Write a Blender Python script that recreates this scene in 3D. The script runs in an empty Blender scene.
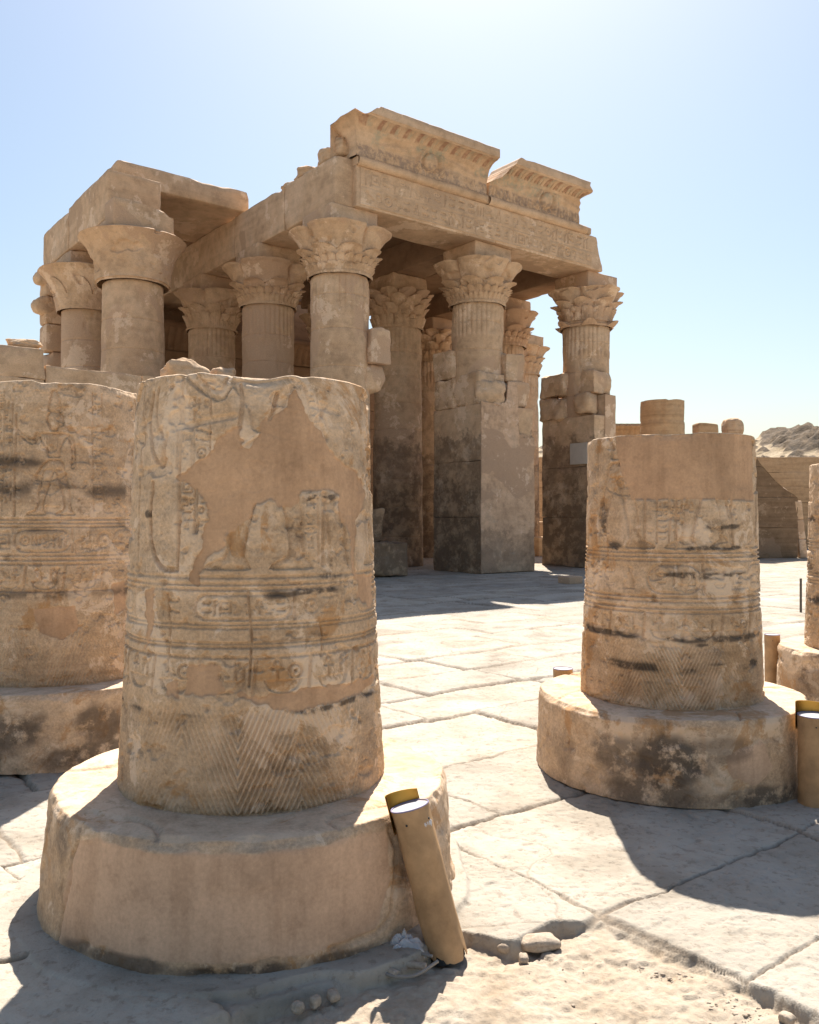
import bpy, math, random
import numpy as np

# ------------------------------------------------------------------ camera, sky, sun
scene = bpy.context.scene
COL = scene.collection
cam_data = bpy.data.cameras.new("camera")
cam = bpy.data.objects.new("camera", cam_data)
COL.objects.link(cam)
cam.location = (0, 0, 1.6)
cam.rotation_euler = (math.pi / 2, 0, 0)
cam_data.sensor_width = 36
cam_data.lens = 856 / 1024 * 36
cam_data.shift_y = 7 / 1024
cam_data.clip_start = 0.05
cam_data.clip_end = 3000
scene.camera = cam

SUN_EL, SUN_AZ = math.radians(53), math.radians(4.5)      # azimuth measured from +Y towards +X
world = bpy.data.worlds.new("World")
scene.world = world
world.use_nodes = True
wn = world.node_tree
bg = wn.nodes["Background"]
sky = wn.nodes.new("ShaderNodeTexSky")
sky.sky_type = 'NISHITA'
sky.sun_disc = False
sky.sun_elevation = SUN_EL
sky.sun_rotation = SUN_AZ
sky.air_density = 1.4
sky.dust_density = 1.35
sky.ozone_density = 1.8
wn.links.new(sky.outputs[0], bg.inputs[0])
bg.inputs[1].default_value = 0.058
sd = bpy.data.lights.new("sun", 'SUN')
sd.energy = 4.6
sd.angle = math.radians(0.5)
sd.color = (1.0, 0.94, 0.85)
sun = bpy.data.objects.new("sun", sd)
COL.objects.link(sun)
sun.rotation_euler = (math.pi / 2 - SUN_EL, 0, math.pi - SUN_AZ)
sun.location = (0, 20, 40)
scene.view_settings.view_transform = 'Standard'
scene.view_settings.look = 'None'
scene.view_settings.gamma = 1
scene.view_settings.exposure = 1.2
scene.render.engine = 'CYCLES'
scene.cycles.use_denoising = True
scene.cycles.max_bounces = 8
scene.cycles.diffuse_bounces = 5

rng = np.random.default_rng(11)

# ------------------------------------------------------------------ noise
def _hash(ix, iy, iz, seed):
    n = (ix.astype(np.int64) * 374761393 + iy.astype(np.int64) * 668265263 + iz.astype(np.int64) * 1274126177 + seed * 974711)
    n = (n ^ (n >> 13)) * 1274126177
    n = n & 0x7fffffff
    n = (n ^ (n >> 16)) & 0xffff
    return n.astype(np.float32) / 65535.0

def vnoise(x, y, z=0.0, seed=0):
    x, y, z = np.broadcast_arrays(np.asarray(x, float), np.asarray(y, float), np.asarray(z, float))
    ix, iy, iz = np.floor(x), np.floor(y), np.floor(z)
    fx, fy, fz = x - ix, y - iy, z - iz
    fx, fy, fz = fx * fx * (3 - 2 * fx), fy * fy * (3 - 2 * fy), fz * fz * (3 - 2 * fz)
    out = 0
    for a in (0, 1):
        for b in (0, 1):
            for c in (0, 1):
                w = (fx if a else 1 - fx) * (fy if b else 1 - fy) * (fz if c else 1 - fz)
                out = out + w * _hash(ix + a, iy + b, iz + c, seed)
    return out * 2 - 1

def fbm(x, y, z=0.0, seed=0, oct=4, gain=0.5):
    s, a, f = 0, 1.0, 1.0
    for k in range(oct):
        s = s + a * vnoise(np.asarray(x) * f, np.asarray(y) * f, np.asarray(z) * f, seed + k * 17)
        a *= gain
        f *= 2.03
    return s

def sstep(a, b, x):
    t = np.clip((x - a) / (b - a), 0, 1)
    return t * t * (3 - 2 * t)

# ------------------------------------------------------------------ mesh helpers
class MB:
    """Collects vertices and faces (and one colour attribute) and links them as one mesh object."""
    def __init__(self):
        self.V, self.Q, self.T, self.A, self.n = [], [], [], [], 0
    def add(self, V, Q=None, T=None, A=None):
        V = np.asarray(V, np.float32).reshape(-1, 3)
        if Q is not None and len(Q):
            self.Q.append(np.asarray(Q, np.int64) + self.n)
        if T is not None and len(T):
            self.T.append(np.asarray(T, np.int64) + self.n)
        self.V.append(V)
        self.A.append(np.zeros((len(V), 4), np.float32) if A is None else np.asarray(A, np.float32).reshape(-1, 4))
        self.n += len(V)
    def grid(self, X, Y, Z, wrap=False, A=None, flip=False):
        nr, nc = X.shape
        idx = np.arange(nr * nc).reshape(nr, nc)
        if wrap:
            idx = np.concatenate([idx, idx[:, :1]], axis=1)
        q = np.stack([idx[:-1, :-1], idx[:-1, 1:], idx[1:, 1:], idx[1:, :-1]], -1).reshape(-1, 4)
        if flip:
            q = q[:, ::-1]
        self.add(np.stack([X, Y, Z], -1), Q=q, A=A)
    def build(self, name, mat, parent=None, smooth=True, sharp=None, loc=None):
        V = np.concatenate(self.V)
        Q = np.concatenate(self.Q) if self.Q else np.zeros((0, 4), np.int64)
        T = np.concatenate(self.T) if self.T else np.zeros((0, 3), np.int64)
        me = bpy.data.meshes.new(name)
        me.vertices.add(len(V))
        me.vertices.foreach_set("co", V.ravel())
        loops = np.concatenate([Q.ravel(), T.ravel()]).astype(np.int32)
        me.loops.add(len(loops))
        me.loops.foreach_set("vertex_index", loops)
        starts = np.concatenate([np.arange(len(Q)) * 4, len(Q) * 4 + np.arange(len(T)) * 3]).astype(np.int32)
        me.polygons.add(len(starts))
        me.polygons.foreach_set("loop_start", starts)
        me.update(calc_edges=True)
        me.validate()
        if smooth:
            me.polygons.foreach_set("use_smooth", np.ones(len(me.polygons), bool))
        if smooth and sharp:
            me.set_sharp_from_angle(angle=math.radians(sharp))
        A = np.concatenate(self.A)
        if A.any():
            at = me.attributes.new("mask", 'FLOAT_COLOR', 'POINT')
            at.data.foreach_set("color", A.ravel())
        me.materials.append(mat)
        o = bpy.data.objects.new(name, me)
        COL.objects.link(o)
        if parent is not None:
            o.parent = parent
        if loc is not None:
            o.location = loc
        return o

def _axis(a, b, r, res):
    L = b - a
    if L < 5.2 * r:
        return np.array([a, a + L * .18, (a + b) / 2, b - L * .18, b])
    n = max(1, int(round((L - 5 * r) / res)))
    return np.concatenate([[a, a + r], np.linspace(a + 2.5 * r, b - 2.5 * r, n + 1), [b - r, b]])

def stone_box(mb, x0, x1, y0, y1, z0, z1, r=.03, chip=.08, res=.22, seed=0, amp=.012, cut=None, A=None):
    """A weathered block: worn, chipped edges and a slightly uneven face."""
    ax = (_axis(x0, x1, r, res), _axis(y0, y1, r, res), _axis(z0, z1, r, res))
    lo, hi = np.array([x0, y0, z0]), np.array([x1, y1, z1])
    for d in range(3):
        e, f = [(1, 2), (2, 0), (0, 1)][d]
        for side in (0, 1):
            E, F = np.meshgrid(ax[e], ax[f], indexing='ij')
            P = np.zeros(E.shape + (3,))
            P[..., e], P[..., f], P[..., d] = E, F, (hi if side else lo)[d]
            n1 = fbm(P[..., 0] * 1.7 + seed * 3.1, P[..., 1] * 1.7, P[..., 2] * 1.7, seed, 3)
            rr = (r + chip * np.clip(n1 * 1.3 - .25, 0, 1))[..., None]
            rr = np.minimum(rr, (hi - lo).min() * .45)
            q = np.clip(P, lo + rr, hi - rr)
            D = P - q
            ln = np.linalg.norm(D, axis=-1, keepdims=True)
            dirn = D / np.maximum(ln, 1e-6)
            P2 = q + dirn * np.minimum(ln, rr)
            n2 = fbm(P[..., 0] * 2.6, P[..., 1] * 2.6, P[..., 2] * 2.6 + seed, seed + 5, 3)
            P2 = P2 + dirn * (amp * n2)[..., None]
            if cut is not None:
                P2 = cut(P2)
            mb.grid(P2[..., 0], P2[..., 1], P2[..., 2], flip=not side, A=None if A is None else np.tile(A, (P2.shape[0] * P2.shape[1], 1)))

def masonry(mb, x0, x1, y0, y1, z0, z1, course=.85, length=1.7, seed=0, jit=.02, **kw):
    """Courses of separate blocks, each with its own worn edges."""
    rr = random.Random(seed)
    n = max(1, round((z1 - z0) / course))
    zs = np.linspace(z0, z1, n + 1)
    alongx = (x1 - x0) >= (y1 - y0)
    L0, L1 = (x0, x1) if alongx else (y0, y1)
    for k in range(n):
        m = max(1, round((L1 - L0) / length))
        cuts = np.linspace(L0, L1, m + 1)
        if m > 1:
            off = (L1 - L0) / m * (.22 if k % 2 else -.22)
            cuts[1:-1] += off + np.array([rr.uniform(-.12, .12) for _ in range(m - 1)])
        for i in range(m):
            j = [rr.uniform(-jit, jit) for _ in range(2)]
            if alongx:
                stone_box(mb, cuts[i] + .004, cuts[i + 1] - .004, y0 + j[0], y1 + j[1], zs[k] + .003, zs[k + 1] - .003, seed=seed * 97 + k * 13 + i, **kw)
            else:
                stone_box(mb, x0 + j[0], x1 + j[1], cuts[i] + .004, cuts[i + 1] - .004, zs[k] + .003, zs[k + 1] - .003, seed=seed * 97 + k * 13 + i, **kw)

def boulder(mb, c, size, seed, n=20, rough=.25, flat=.0):
    t, p = np.meshgrid(np.linspace(0, 2 * np.pi, n * 2, endpoint=False), np.linspace(0.02, np.pi - .02, n))
    x, y, z = np.cos(t) * np.sin(p), np.sin(t) * np.sin(p), -np.cos(p)
    m = np.maximum(np.maximum(abs(x), abs(y)), abs(z))
    k = (1 / m) ** .45
    k = k * (1 + rough * fbm(x * 1.3 + seed, y * 1.3, z * 1.3, seed, 4)) * .8
    Z = c[2] + z * k * size[2]
    if flat:
        Z = np.maximum(Z, c[2] - size[2] * flat)
    mb.grid(c[0] + x * k * size[0], c[1] + y * k * size[1], Z, wrap=True)

def tube(mb, pts, r, n=8, cap=True):
    pts = np.asarray(pts, float)
    ring = np.linspace(0, 2 * np.pi, n, endpoint=False)
    tang = np.gradient(pts, axis=0)
    tang /= np.linalg.norm(tang, axis=1, keepdims=True)
    R = []
    rad = np.broadcast_to(r, (len(pts),))
    for i, (p, t) in enumerate(zip(pts, tang)):
        a = np.cross(t, [0, 0, 1.0])
        if np.linalg.norm(a) < 1e-3:
            a = np.array([1.0, 0, 0])
        a /= np.linalg.norm(a)
        b = np.cross(t, a)
        R.append(p + rad[i] * (np.cos(ring)[:, None] * a + np.sin(ring)[:, None] * b))
    R = np.array(R)
    if cap:
        R = np.concatenate([np.repeat(pts[:1, None], n, 1), R, np.repeat(pts[-1:, None], n, 1)])
    mb.grid(R[..., 0], R[..., 1], R[..., 2], wrap=True)

def empty(name, loc=(0, 0, 0), rz=0.0, parent=None):
    o = bpy.data.objects.new(name, None)
    COL.objects.link(o)
    o.location = loc
    o.rotation_euler = (0, 0, rz)
    o.empty_display_size = .2
    if parent is not None:
        o.parent = parent
    return o

def tag(o, label=None, cat=None, group=None, kind=None):
    for k, v in (("label", label), ("category", cat), ("group", group), ("kind", kind)):
        if v:
            o[k] = v
    return o

def copy_tree(o, parent=None):
    c = o.copy()
    COL.objects.link(c)
    if parent is not None:
        c.parent = parent
    for ch in list(o.children):
        copy_tree(ch, c)
    return c

# ------------------------------------------------------------------ materials
def new_mat(name):
    m = bpy.data.materials.new(name)
    m.use_nodes = True
    nt = m.node_tree
    return m, nt, nt.nodes["Principled BSDF"]

def N(nt, t, **kw):
    n = nt.nodes.new(t)
    for k, v in kw.items():
        if k.startswith("i_"):
            n.inputs[k[2:].replace("_", " ")].default_value = v
        else:
            setattr(n, k, v)
    return n

def noise4(nt, co, scale, detail=6, rough=.6, w=None, dim='4D', dist=0.0):
    n = N(nt, "ShaderNodeTexNoise", noise_dimensions=dim)
    n.inputs["Scale"].default_value = scale
    n.inputs["Detail"].default_value = detail
    n.inputs["Roughness"].default_value = rough
    n.inputs["Distortion"].default_value = dist
    nt.links.new(co, n.inputs["Vector"])
    if w is not None and dim == '4D':
        nt.links.new(w, n.inputs["W"])
    return n.outputs["Fac"]

def ramp(nt, fac, stops):
    r = N(nt, "ShaderNodeValToRGB")
    cr = r.color_ramp
    while len(cr.elements) > 1:
        cr.elements.remove(cr.elements[-1])
    cr.elements[0].position = stops[0][0]
    cr.elements[0].color = tuple(stops[0][1]) + (1,) if len(stops[0][1]) == 3 else stops[0][1]
    for p, c in stops[1:]:
        e = cr.elements.new(p)
        e.color = tuple(c) + (1,)
    nt.links.new(fac, r.inputs[0])
    return r.outputs[0]

def mixc(nt, fac, a, b, blend='MIX'):
    m = N(nt, "ShaderNodeMix", data_type='RGBA', blend_type=blend)
    for sock, v in ((m.inputs[0], fac), (m.inputs[6], a), (m.inputs[7], b)):
        if hasattr(v, "is_output"):
            nt.links.new(v, sock)
        elif isinstance(v, (int, float)):
            sock.default_value = v
        else:
            sock.default_value = tuple(v) + (1,)
    return m.outputs[2]

def math_(nt, op, a, b=None, c=None, clamp=False):
    m = N(nt, "ShaderNodeMath", operation=op, use_clamp=clamp)
    for s, v in zip(m.inputs, (a, b, c)):
        if v is None:
            continue
        if hasattr(v, "is_output"):
            nt.links.new(v, s)
        else:
            s.default_value = v
    return m.outputs[0]

def smooth_range(nt, v, a, b):
    m = N(nt, "ShaderNodeMapRange", interpolation_type='SMOOTHSTEP')
    nt.links.new(v, m.inputs[0])
    m.inputs[1].default_value, m.inputs[2].default_value = a, b
    return m.outputs[0]

def bump(nt, bs, h, strength, dist, chain=None):
    b = N(nt, "ShaderNodeBump")
    b.inputs["Strength"].default_value = strength
    b.inputs["Distance"].default_value = dist
    nt.links.new(h, b.inputs["Height"])
    if chain is not None:
        nt.links.new(chain, b.inputs["Normal"])
    nt.links.new(b.outputs[0], bs.inputs["Normal"])
    return b.outputs[0]

DARK_T, MID_T, PALE_T = (.42, .265, .155), (.60, .415, .265), (.71, .54, .39)

def stone_mat(name, dark=DARK_T, mid=MID_T, pale=PALE_T, plaster=(.42, .265, .16), scale=1.0, masks=False, soot=None, strata=.35,
              patches=0.0, fine=.5, big=None, plaster_rough=1.0):
    m, nt, bs = new_mat(name)
    tc = N(nt, "ShaderNodeTexCoord")
    co = tc.outputs["Object"]
    oi = N(nt, "ShaderNodeObjectInfo")
    w = math_(nt, 'MULTIPLY', oi.outputs["Random"], 37.0)
    n1 = noise4(nt, co, 1.1 * scale, 8, .62, w, dist=.4)
    col = ramp(nt, n1, [(.36, dark), (.5, mid), (.64, pale)])
    n2 = noise4(nt, co, 6.5 * scale, 7, .65, w)
    col = mixc(nt, .55, col, ramp(nt, n2, [(.36, [c * .62 for c in mid]), (.5, mid), (.64, [c * 1.22 for c in mid])]))
    mp = N(nt, "ShaderNodeMapping")
    mp.inputs["Scale"].default_value = (.5, .5, 9.0)
    nt.links.new(co, mp.inputs[0])
    n3 = noise4(nt, mp.outputs[0], 1.3 * scale, 5, .6, w)
    col = mixc(nt, strata, col, ramp(nt, n3, [(.32, [c * .7 for c in dark]), (.5, mid), (.66, pale)]), 'MIX')
    if patches:                     # smooth modern repair mortar in irregular fields
        n5 = noise4(nt, co, .55 * scale, 4, .55, w, dist=.8)
        pm = smooth_range(nt, n5, .5 + .1 * (1 - patches), .515 + .1 * (1 - patches))
        col = mixc(nt, math_(nt, 'MULTIPLY', pm, .85), col, plaster)
        n6 = noise4(nt, co, 1.9 * scale, 9, .72, w)
        pw = smooth_range(nt, n6, .555, .585)
        col = mixc(nt, math_(nt, 'MULTIPLY', pw, .6), col, [c * 1.15 for c in pale])
    if soot:                        # old damp and soot staining low on the masonry: sharp, ragged upper edge
        ge = N(nt, "ShaderNodeNewGeometry")
        sx = N(nt, "ShaderNodeSeparateXYZ")
        nt.links.new(ge.outputs["Position"], sx.inputs[0])
        n7 = noise4(nt, co, 1.0, 10, .72, w)
        n8 = noise4(nt, co, 2.6, 7, .7, w)
        for z_, k_, a_ in ((soot[0], soot[1], 1.0), (soot[0] - 1.6, soot[1] * .8, 1.5)):
            hh = math_(nt, 'ADD', sx.outputs[2], math_(nt, 'MULTIPLY', math_(nt, 'SUBTRACT', n7, .5), -3.6 * a_))
            sm = smooth_range(nt, hh, z_ + .12 * a_, z_ - .12 * a_)
            sm = math_(nt, 'MULTIPLY', sm, math_(nt, 'MULTIPLY_ADD', smooth_range(nt, n8, .40, .56), .6, .4))
            col = mixc(nt, math_(nt, 'MULTIPLY', sm, k_), col, (.105, .07, .046))
        n9 = noise4(nt, co, 3.1, 6, .7, w)
        e = math_(nt, 'MULTIPLY', smooth_range(nt, n9, .62, .66), smooth_range(nt, sx.outputs[2], 2.6, 1.2))
        col = mixc(nt, math_(nt, 'MULTIPLY', e, .35), col, (.42, .36, .30))
    nf = noise4(nt, co, 70, 3, .7, dim='3D')
    col = mixc(nt, .5, col, ramp(nt, nf, [(.35, (.62, .62, .62)), (.65, (1.25, 1.25, 1.25))]), 'MULTIPLY')
    h = math_(nt, 'ADD', math_(nt, 'MULTIPLY', n2, .8), math_(nt, 'MULTIPLY', nf, .25))
    rough = .93
    if masks:
        at = N(nt, "ShaderNodeAttribute", attribute_name="mask")
        sp = N(nt, "ShaderNodeSeparateColor")
        nt.links.new(at.outputs["Color"], sp.inputs[0])
        pl = noise4(nt, co, 2.6, 5, .55, w)
        plc = ramp(nt, pl, [(.36, [c * .80 for c in plaster]), (.52, plaster), (.66, [c * 1.12 for c in plaster])])
        mv = N(nt, "ShaderNodeMapping")
        mv.inputs["Scale"].default_value = (7, 7, .8)
        nt.links.new(co, mv.inputs[0])
        plc = mixc(nt, .7, plc, ramp(nt, noise4(nt, mv.outputs[0], 1.6, 6, .65, w), [(.38, (.84, .82, .80)), (.5, (1, 1, 1)), (.62, (1.1, 1.1, 1.1))]), 'MULTIPLY')
        plc = mixc(nt, .6, plc, ramp(nt, noise4(nt, co, 13, 8, .75, w), [(.36, (.78, .76, .74)), (.47, (1, 1, 1)), (.64, (1.1, 1.1, 1.1))]), 'MULTIPLY')
        plc = mixc(nt, .35, plc, ramp(nt, nf, [(.3, (.6, .6, .6)), (.7, (1.15, 1.15, 1.15))]), 'MULTIPLY')
        col = mixc(nt, math_(nt, 'MULTIPLY', sp.outputs[2], math_(nt, 'MULTIPLY_ADD', n2, 1.6, -.35, clamp=True)), col, [c * 1.1 for c in pale])
        np1 = noise4(nt, co, 3.3, 9, .7, w, dist=.6)
        col = mixc(nt, math_(nt, 'MULTIPLY', smooth_range(nt, np1, 0.535, .575), .75), col, [c * 1.08 for c in pale])
        np2 = noise4(nt, co, 2.1, 9, .72, w, dist=.8)
        col = mixc(nt, math_(nt, 'MULTIPLY', smooth_range(nt, np2, .545, .60), .65), col, (.42, .22, .085))
        np3 = noise4(nt, co, 4.6, 9, .75, w)
        col = mixc(nt, math_(nt, 'MULTIPLY', smooth_range(nt, np3, .55, .66), .65), col, (.20, .125, .07))
        nst = noise4(nt, co, 9, 6, .7, w)
        st = math_(nt, 'MULTIPLY', sp.outputs[1], smooth_range(nt, nst, .36, .50))
        col = mixc(nt, smooth_range(nt, math_(nt, 'ADD', sp.outputs[0], math_(nt, 'MULTIPLY', math_(nt, 'SUBTRACT', n2, .5), .9)), .30, .62), col, plc)
        col = mixc(nt, math_(nt, 'MULTIPLY', st, .85), col, (.07, .055, .045))
        inv = math_(nt, 'SUBTRACT', 1.0, math_(nt, 'MULTIPLY', sp.outputs[0], .8))
        h = math_(nt, 'MULTIPLY', h, inv)
    nt.links.new(col, bs.inputs["Base Color"])
    bs.inputs["Roughness"].default_value = rough
    bs.inputs["Specular IOR Level"].default_value = .18
    ch = bump(nt, bs, h, fine, .02)
    if big:
        bump(nt, bs, n2, big, .06, ch)
    return m

def plain_mat(name, col, rough=.5, metal=0.0, var=.15, scale=8, bumpv=.1, spec=.4):
    m, nt, bs = new_mat(name)
    co = N(nt, "ShaderNodeTexCoord").outputs["Object"]
    n = noise4(nt, co, scale, 6, .65, dim='3D')
    c = ramp(nt, n, [(.3, [x * (1 - var) for x in col]), (.7, [min(1, x * (1 + var)) for x in col])])
    nt.links.new(c, bs.inputs["Base Color"])
    bs.inputs["Roughness"].default_value = rough
    bs.inputs["Metallic"].default_value = metal
    bs.inputs["Specular IOR Level"].default_value = spec
    bump(nt, bs, n, bumpv, .01)
    return m

M = {}
M['carved'] = stone_mat('carved_sandstone', dark=(.37, .235, .135), mid=(.55, .385, .245), pale=(.68, .52, .375), masks=True, plaster=(.52, .33, .20), scale=1.6, strata=.25, fine=.8)
M['base'] = stone_mat('base_sandstone', dark=(.36, .215, .115), mid=(.53, .375, .245), pale=(.65, .495, .355), masks=True, plaster=(.54, .365, .245), scale=1.5, strata=.15, fine=.8)
M['temple'] = stone_mat('temple_sandstone', scale=.6, strata=.12, patches=.6, fine=.7, big=.5, plaster=(.53, .36, .24))
M['facing'] = stone_mat('plaster_facing', scale=.9, strata=.1, patches=.75, fine=.5, big=.3, soot=(1.2, .4), dark=(.32, .21, .135), mid=(.60, .41, .275), pale=(.64, .48, .36), plaster=(.44, .30, .205))
M['ruin'] = stone_mat('dark_ruin_stone', scale=.7, strata=.3, patches=.3, fine=.8, big=.4, dark=(.16, .10, .06), mid=(.25, .165, .10), pale=(.38, .27, .18), plaster=(.30, .205, .135))
M['soot'] = stone_mat('stained_sandstone', scale=.6, strata=.12, patches=.5, fine=.7, big=.5, soot=(4.2, .6), plaster=(.53, .36, .24))
M['cornice'] = None
M['beam'] = stone_mat('beam_sandstone', scale=.5, strata=.18, fine=.6, big=.2, dark=(.40, .265, .165), patches=.3, plaster=(.48, .33, .215))
M['inner'] = stone_mat('shade_toned_interior_stone', scale=.5, strata=.15, fine=.6, big=.3, dark=(.22, .14, .085), mid=(.32, .205, .125), pale=(.40, .27, .17))  # ceiling soot plus the hall's shade, both put into the stone colour
M['rubble'] = stone_mat('rubble_sandstone', scale=1.0, strata=.4, fine=.8, big=.4)
M['brick'] = stone_mat('wall_sandstone', scale=.8, strata=.4, fine=.6, mid=(.52, .345, .20), pale=(.60, .42, .265), dark=(.38, .235, .125), big=.3)
M['pebble'] = stone_mat('pebble_stone', dark=(.33, .25, .18), mid=(.42, .34, .26), pale=(.52, .44, .36), scale=6, fine=.4)

def smooth_poly(poly):
    p = np.array(poly)
    q = []
    for k in range(len(p)):
        a, b = p[k], p[(k + 1) % len(p)]
        q += [tuple(a * .8 + b * .2), tuple(a * .2 + b * .8)]
    return q

def blur(a, n=1):
    for _ in range(n):
        a = (np.roll(a, 1, 0) + np.roll(a, -1, 0) + 2 * a) / 4
        a = (np.roll(a, 1, 1) + np.roll(a, -1, 1) + 2 * a) / 4
    return a

# ------------------------------------------------------------------ carved relief painter
class Relief:
    """Height field (metres, negative = cut in) over a wall unrolled to x (around) by z (up), with plaster / stain / worn masks."""
    def __init__(self, x0, x1, z0, z1, res):
        self.x = np.linspace(x0, x1, int((x1 - x0) / res) + 1)
        self.z = np.linspace(z0, z1, int((z1 - z0) / res) + 1)
        self.H = np.zeros((len(self.z), len(self.x)))
        self.P, self.S, self.W = np.zeros_like(self.H), np.zeros_like(self.H), np.zeros_like(self.H)
        self.X, self.Z = np.meshgrid(self.x, self.z)
        self.ws, self.ds = 1.0, 1.0
    def win(self, x0, x1, z0, z1):
        i0, i1 = np.searchsorted(self.x, [x0, x1])
        j0, j1 = np.searchsorted(self.z, [z0, z1])
        return slice(max(0, j0 - 1), j1 + 1), slice(max(0, i0 - 1), i1 + 1)
    def line(self, pts, w=.008, d=.006):
        w, d = w * self.ws, d * self.ds
        for (ax, az), (bx, bz) in zip(pts[:-1], pts[1:]):
            s = self.win(min(ax, bx) - w, max(ax, bx) + w, min(az, bz) - w, max(az, bz) + w)
            X, Z = self.X[s], self.Z[s]
            if X.size == 0:
                continue
            vx, vz = bx - ax, bz - az
            t = np.clip(((X - ax) * vx + (Z - az) * vz) / max(1e-9, vx * vx + vz * vz), 0, 1)
            dist = np.hypot(X - ax - t * vx, Z - az - t * vz)
            self.H[s] = np.minimum(self.H[s], -d * (1 - sstep(w * .35, w, dist)))
    def ellipse(self, cx, cz, rx, rz, w=.008, d=.006, fill=False, a0=None):
        w, d = w * self.ws, d * self.ds
        s = self.win(cx - rx - w, cx + rx + w, cz - rz - w, cz + rz + w)
        X, Z = self.X[s], self.Z[s]
        if X.size == 0:
            return
        q = np.hypot((X - cx) / rx, (Z - cz) / rz)
        dist = (q - 1) * min(rx, rz)
        k = (1 - sstep(-w * .4, w * .4, dist)) if fill else (1 - sstep(w * .35, w, abs(dist)))
        if a0 == 'low':
            k = k * (Z < cz)
        self.H[s] = np.minimum(self.H[s], -d * k)
    def inside(self, poly, s=None):
        X, Z = (self.X, self.Z) if s is None else (self.X[s], self.Z[s])
        c = np.zeros(X.shape, bool)
        n = len(poly)
        for i in range(n):
            (ax, az), (bx, bz) = poly[i], poly[(i + 1) % n]
            if az == bz:
                continue
            c ^= ((az > Z) != (bz > Z)) & (X < (bx - ax) * (Z - az) / (bz - az) + ax)
        return c
    def fill(self, poly, d=.005):
        e = max(abs(a[0] - b[0]) + abs(a[1] - b[1]) for a in poly for b in poly)
        self.body(poly, d * 1.1, max(.006, e * .10))
    def body(self, poly, d=.012, soft=.02):
        """Sunk relief: cut deep along the outline, the form swelling back up inside it."""
        p = np.array(poly)
        s = self.win(p[:, 0].min() - .01, p[:, 0].max() + .01, p[:, 1].min() - .01, p[:, 1].max() + .01)
        X, Z = self.X[s], self.Z[s]
        if X.size < 4:
            return
        ins = self.inside(poly, s)
        dist = np.full(X.shape, 9.0)
        for i in range(len(p)):
            (ax, az), (bx, bz) = p[i], p[(i + 1) % len(p)]
            vx, vz = bx - ax, bz - az
            t = np.clip(((X - ax) * vx + (Z - az) * vz) / max(1e-9, vx * vx + vz * vz), 0, 1)
            dist = np.minimum(dist, np.hypot(X - ax - t * vx, Z - az - t * vz))
        h = -d * self.ds * (.15 + .85 * np.exp(-(dist / soft) ** 1.3)) * sstep(0, .004, dist)
        self.H[s] = np.where(ins, np.minimum(self.H[s], h), self.H[s])
    def king(self, x, z, h, f=1, d=.014, z_max=9.0, crown=True):
        T = lambda pts: [(x + f * a * h, z + b * h) for a, b in pts]
        S = lambda pts: self.body(smooth_poly(T(pts)), d, .022 * h)
        S([(-.20, 0), (-.19, .03), (-.16, .06), (-.16, .20), (-.13, .33), (-.10, .44), (.0, .44), (-.04, .33), (-.075, .2), (-.09, .06), (-.02, .03), (0, 0)])
        S([(.06, 0), (.07, .03), (.09, .06), (.06, .2), (.02, .33), (-.02, .44), (.10, .44), (.12, .33), (.15, .2), (.16, .06), (.24, .03), (.26, 0)])
        self.line(T([(.37, 0), (.37, .95)]), .009, d * .7)
        if z + .33 * h > z_max:
            return
        S([(-.12, .36), (-.09, .53), (.07, .53), (.21, .33), (.05, .31)])
        S([(-.07, .54), (-.06, .60), (-.10, .70), (-.17, .78), (.17, .78), (.12, .70), (.07, .62), (.06, .54)])
        S([(.12, .77), (.18, .65), (.30, .71), (.39, .80), (.37, .84), (.29, .77), (.20, .71), (.17, .79)])
        S([(-.17, .77), (-.20, .66), (-.21, .52), (-.19, .44), (-.15, .44), (-.16, .53), (-.15, .66), (-.12, .74)])
        S([(-.04, .79), (-.05, .83), (-.09, .84), (-.10, .9), (-.06, .97), (.02, .99), (.06, .96), (.08, .9), (.06, .86), (.045, .83), (.04, .79)])
        if crown:
            S([(-.08, .95), (-.06, 1.10), (-.02, 1.2), (.03, 1.19), (.05, 1.08), (.07, .97)])
    def figure(self, pts, w=.012, d=.009, closed=False):
        w, d = w * .72, d * .9
        """Outline with smooth corners (Catmull-Rom)."""
        p = np.array(pts, float)
        if closed:
            p = np.vstack([p[-1:], p, p[:2]])
        else:
            p = np.vstack([p[:1], p, p[-1:]])
        out = []
        for i in range(1, len(p) - 2):
            for t in np.linspace(0, 1, 6, endpoint=False):
                a, b, c, e = p[i - 1], p[i], p[i + 1], p[i + 2]
                out.append(.5 * ((2 * b) + (c - a) * t + (2 * a - 5 * b + 4 * c - e) * t * t + (3 * b - a - 3 * c + e) * t ** 3))
        out.append(p[-2])
        self.line([tuple(o) for o in out], w, d)
    def mask(self, arr, poly, seed=0, wob=.02, soft=.004):
        if len(poly) > 6:
            p = np.array(poly); q = []
            for k in range(len(p)):
                a, b = p[k], p[(k + 1) % len(p)]
                q += [tuple(a * .85 + b * .15), tuple(a * .15 + b * .85)]
            poly = q
        X = self.X + wob * fbm(self.X * 13, self.Z * 13, 0, seed, 5, .6)
        Z = self.Z + wob * fbm(self.X * 13 + 31, self.Z * 13, 0, seed + 3, 5, .6)
        c = np.zeros(X.shape, bool)
        n = len(poly)
        for i in range(n):
            (ax, az), (bx, bz) = poly[i], poly[(i + 1) % n]
            if az == bz:
                continue
            c ^= ((az > Z) != (bz > Z)) & (X < (bx - ax) * (Z - az) / (bz - az) + ax)
        np.maximum(arr, c.astype(float), out=arr)
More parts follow.
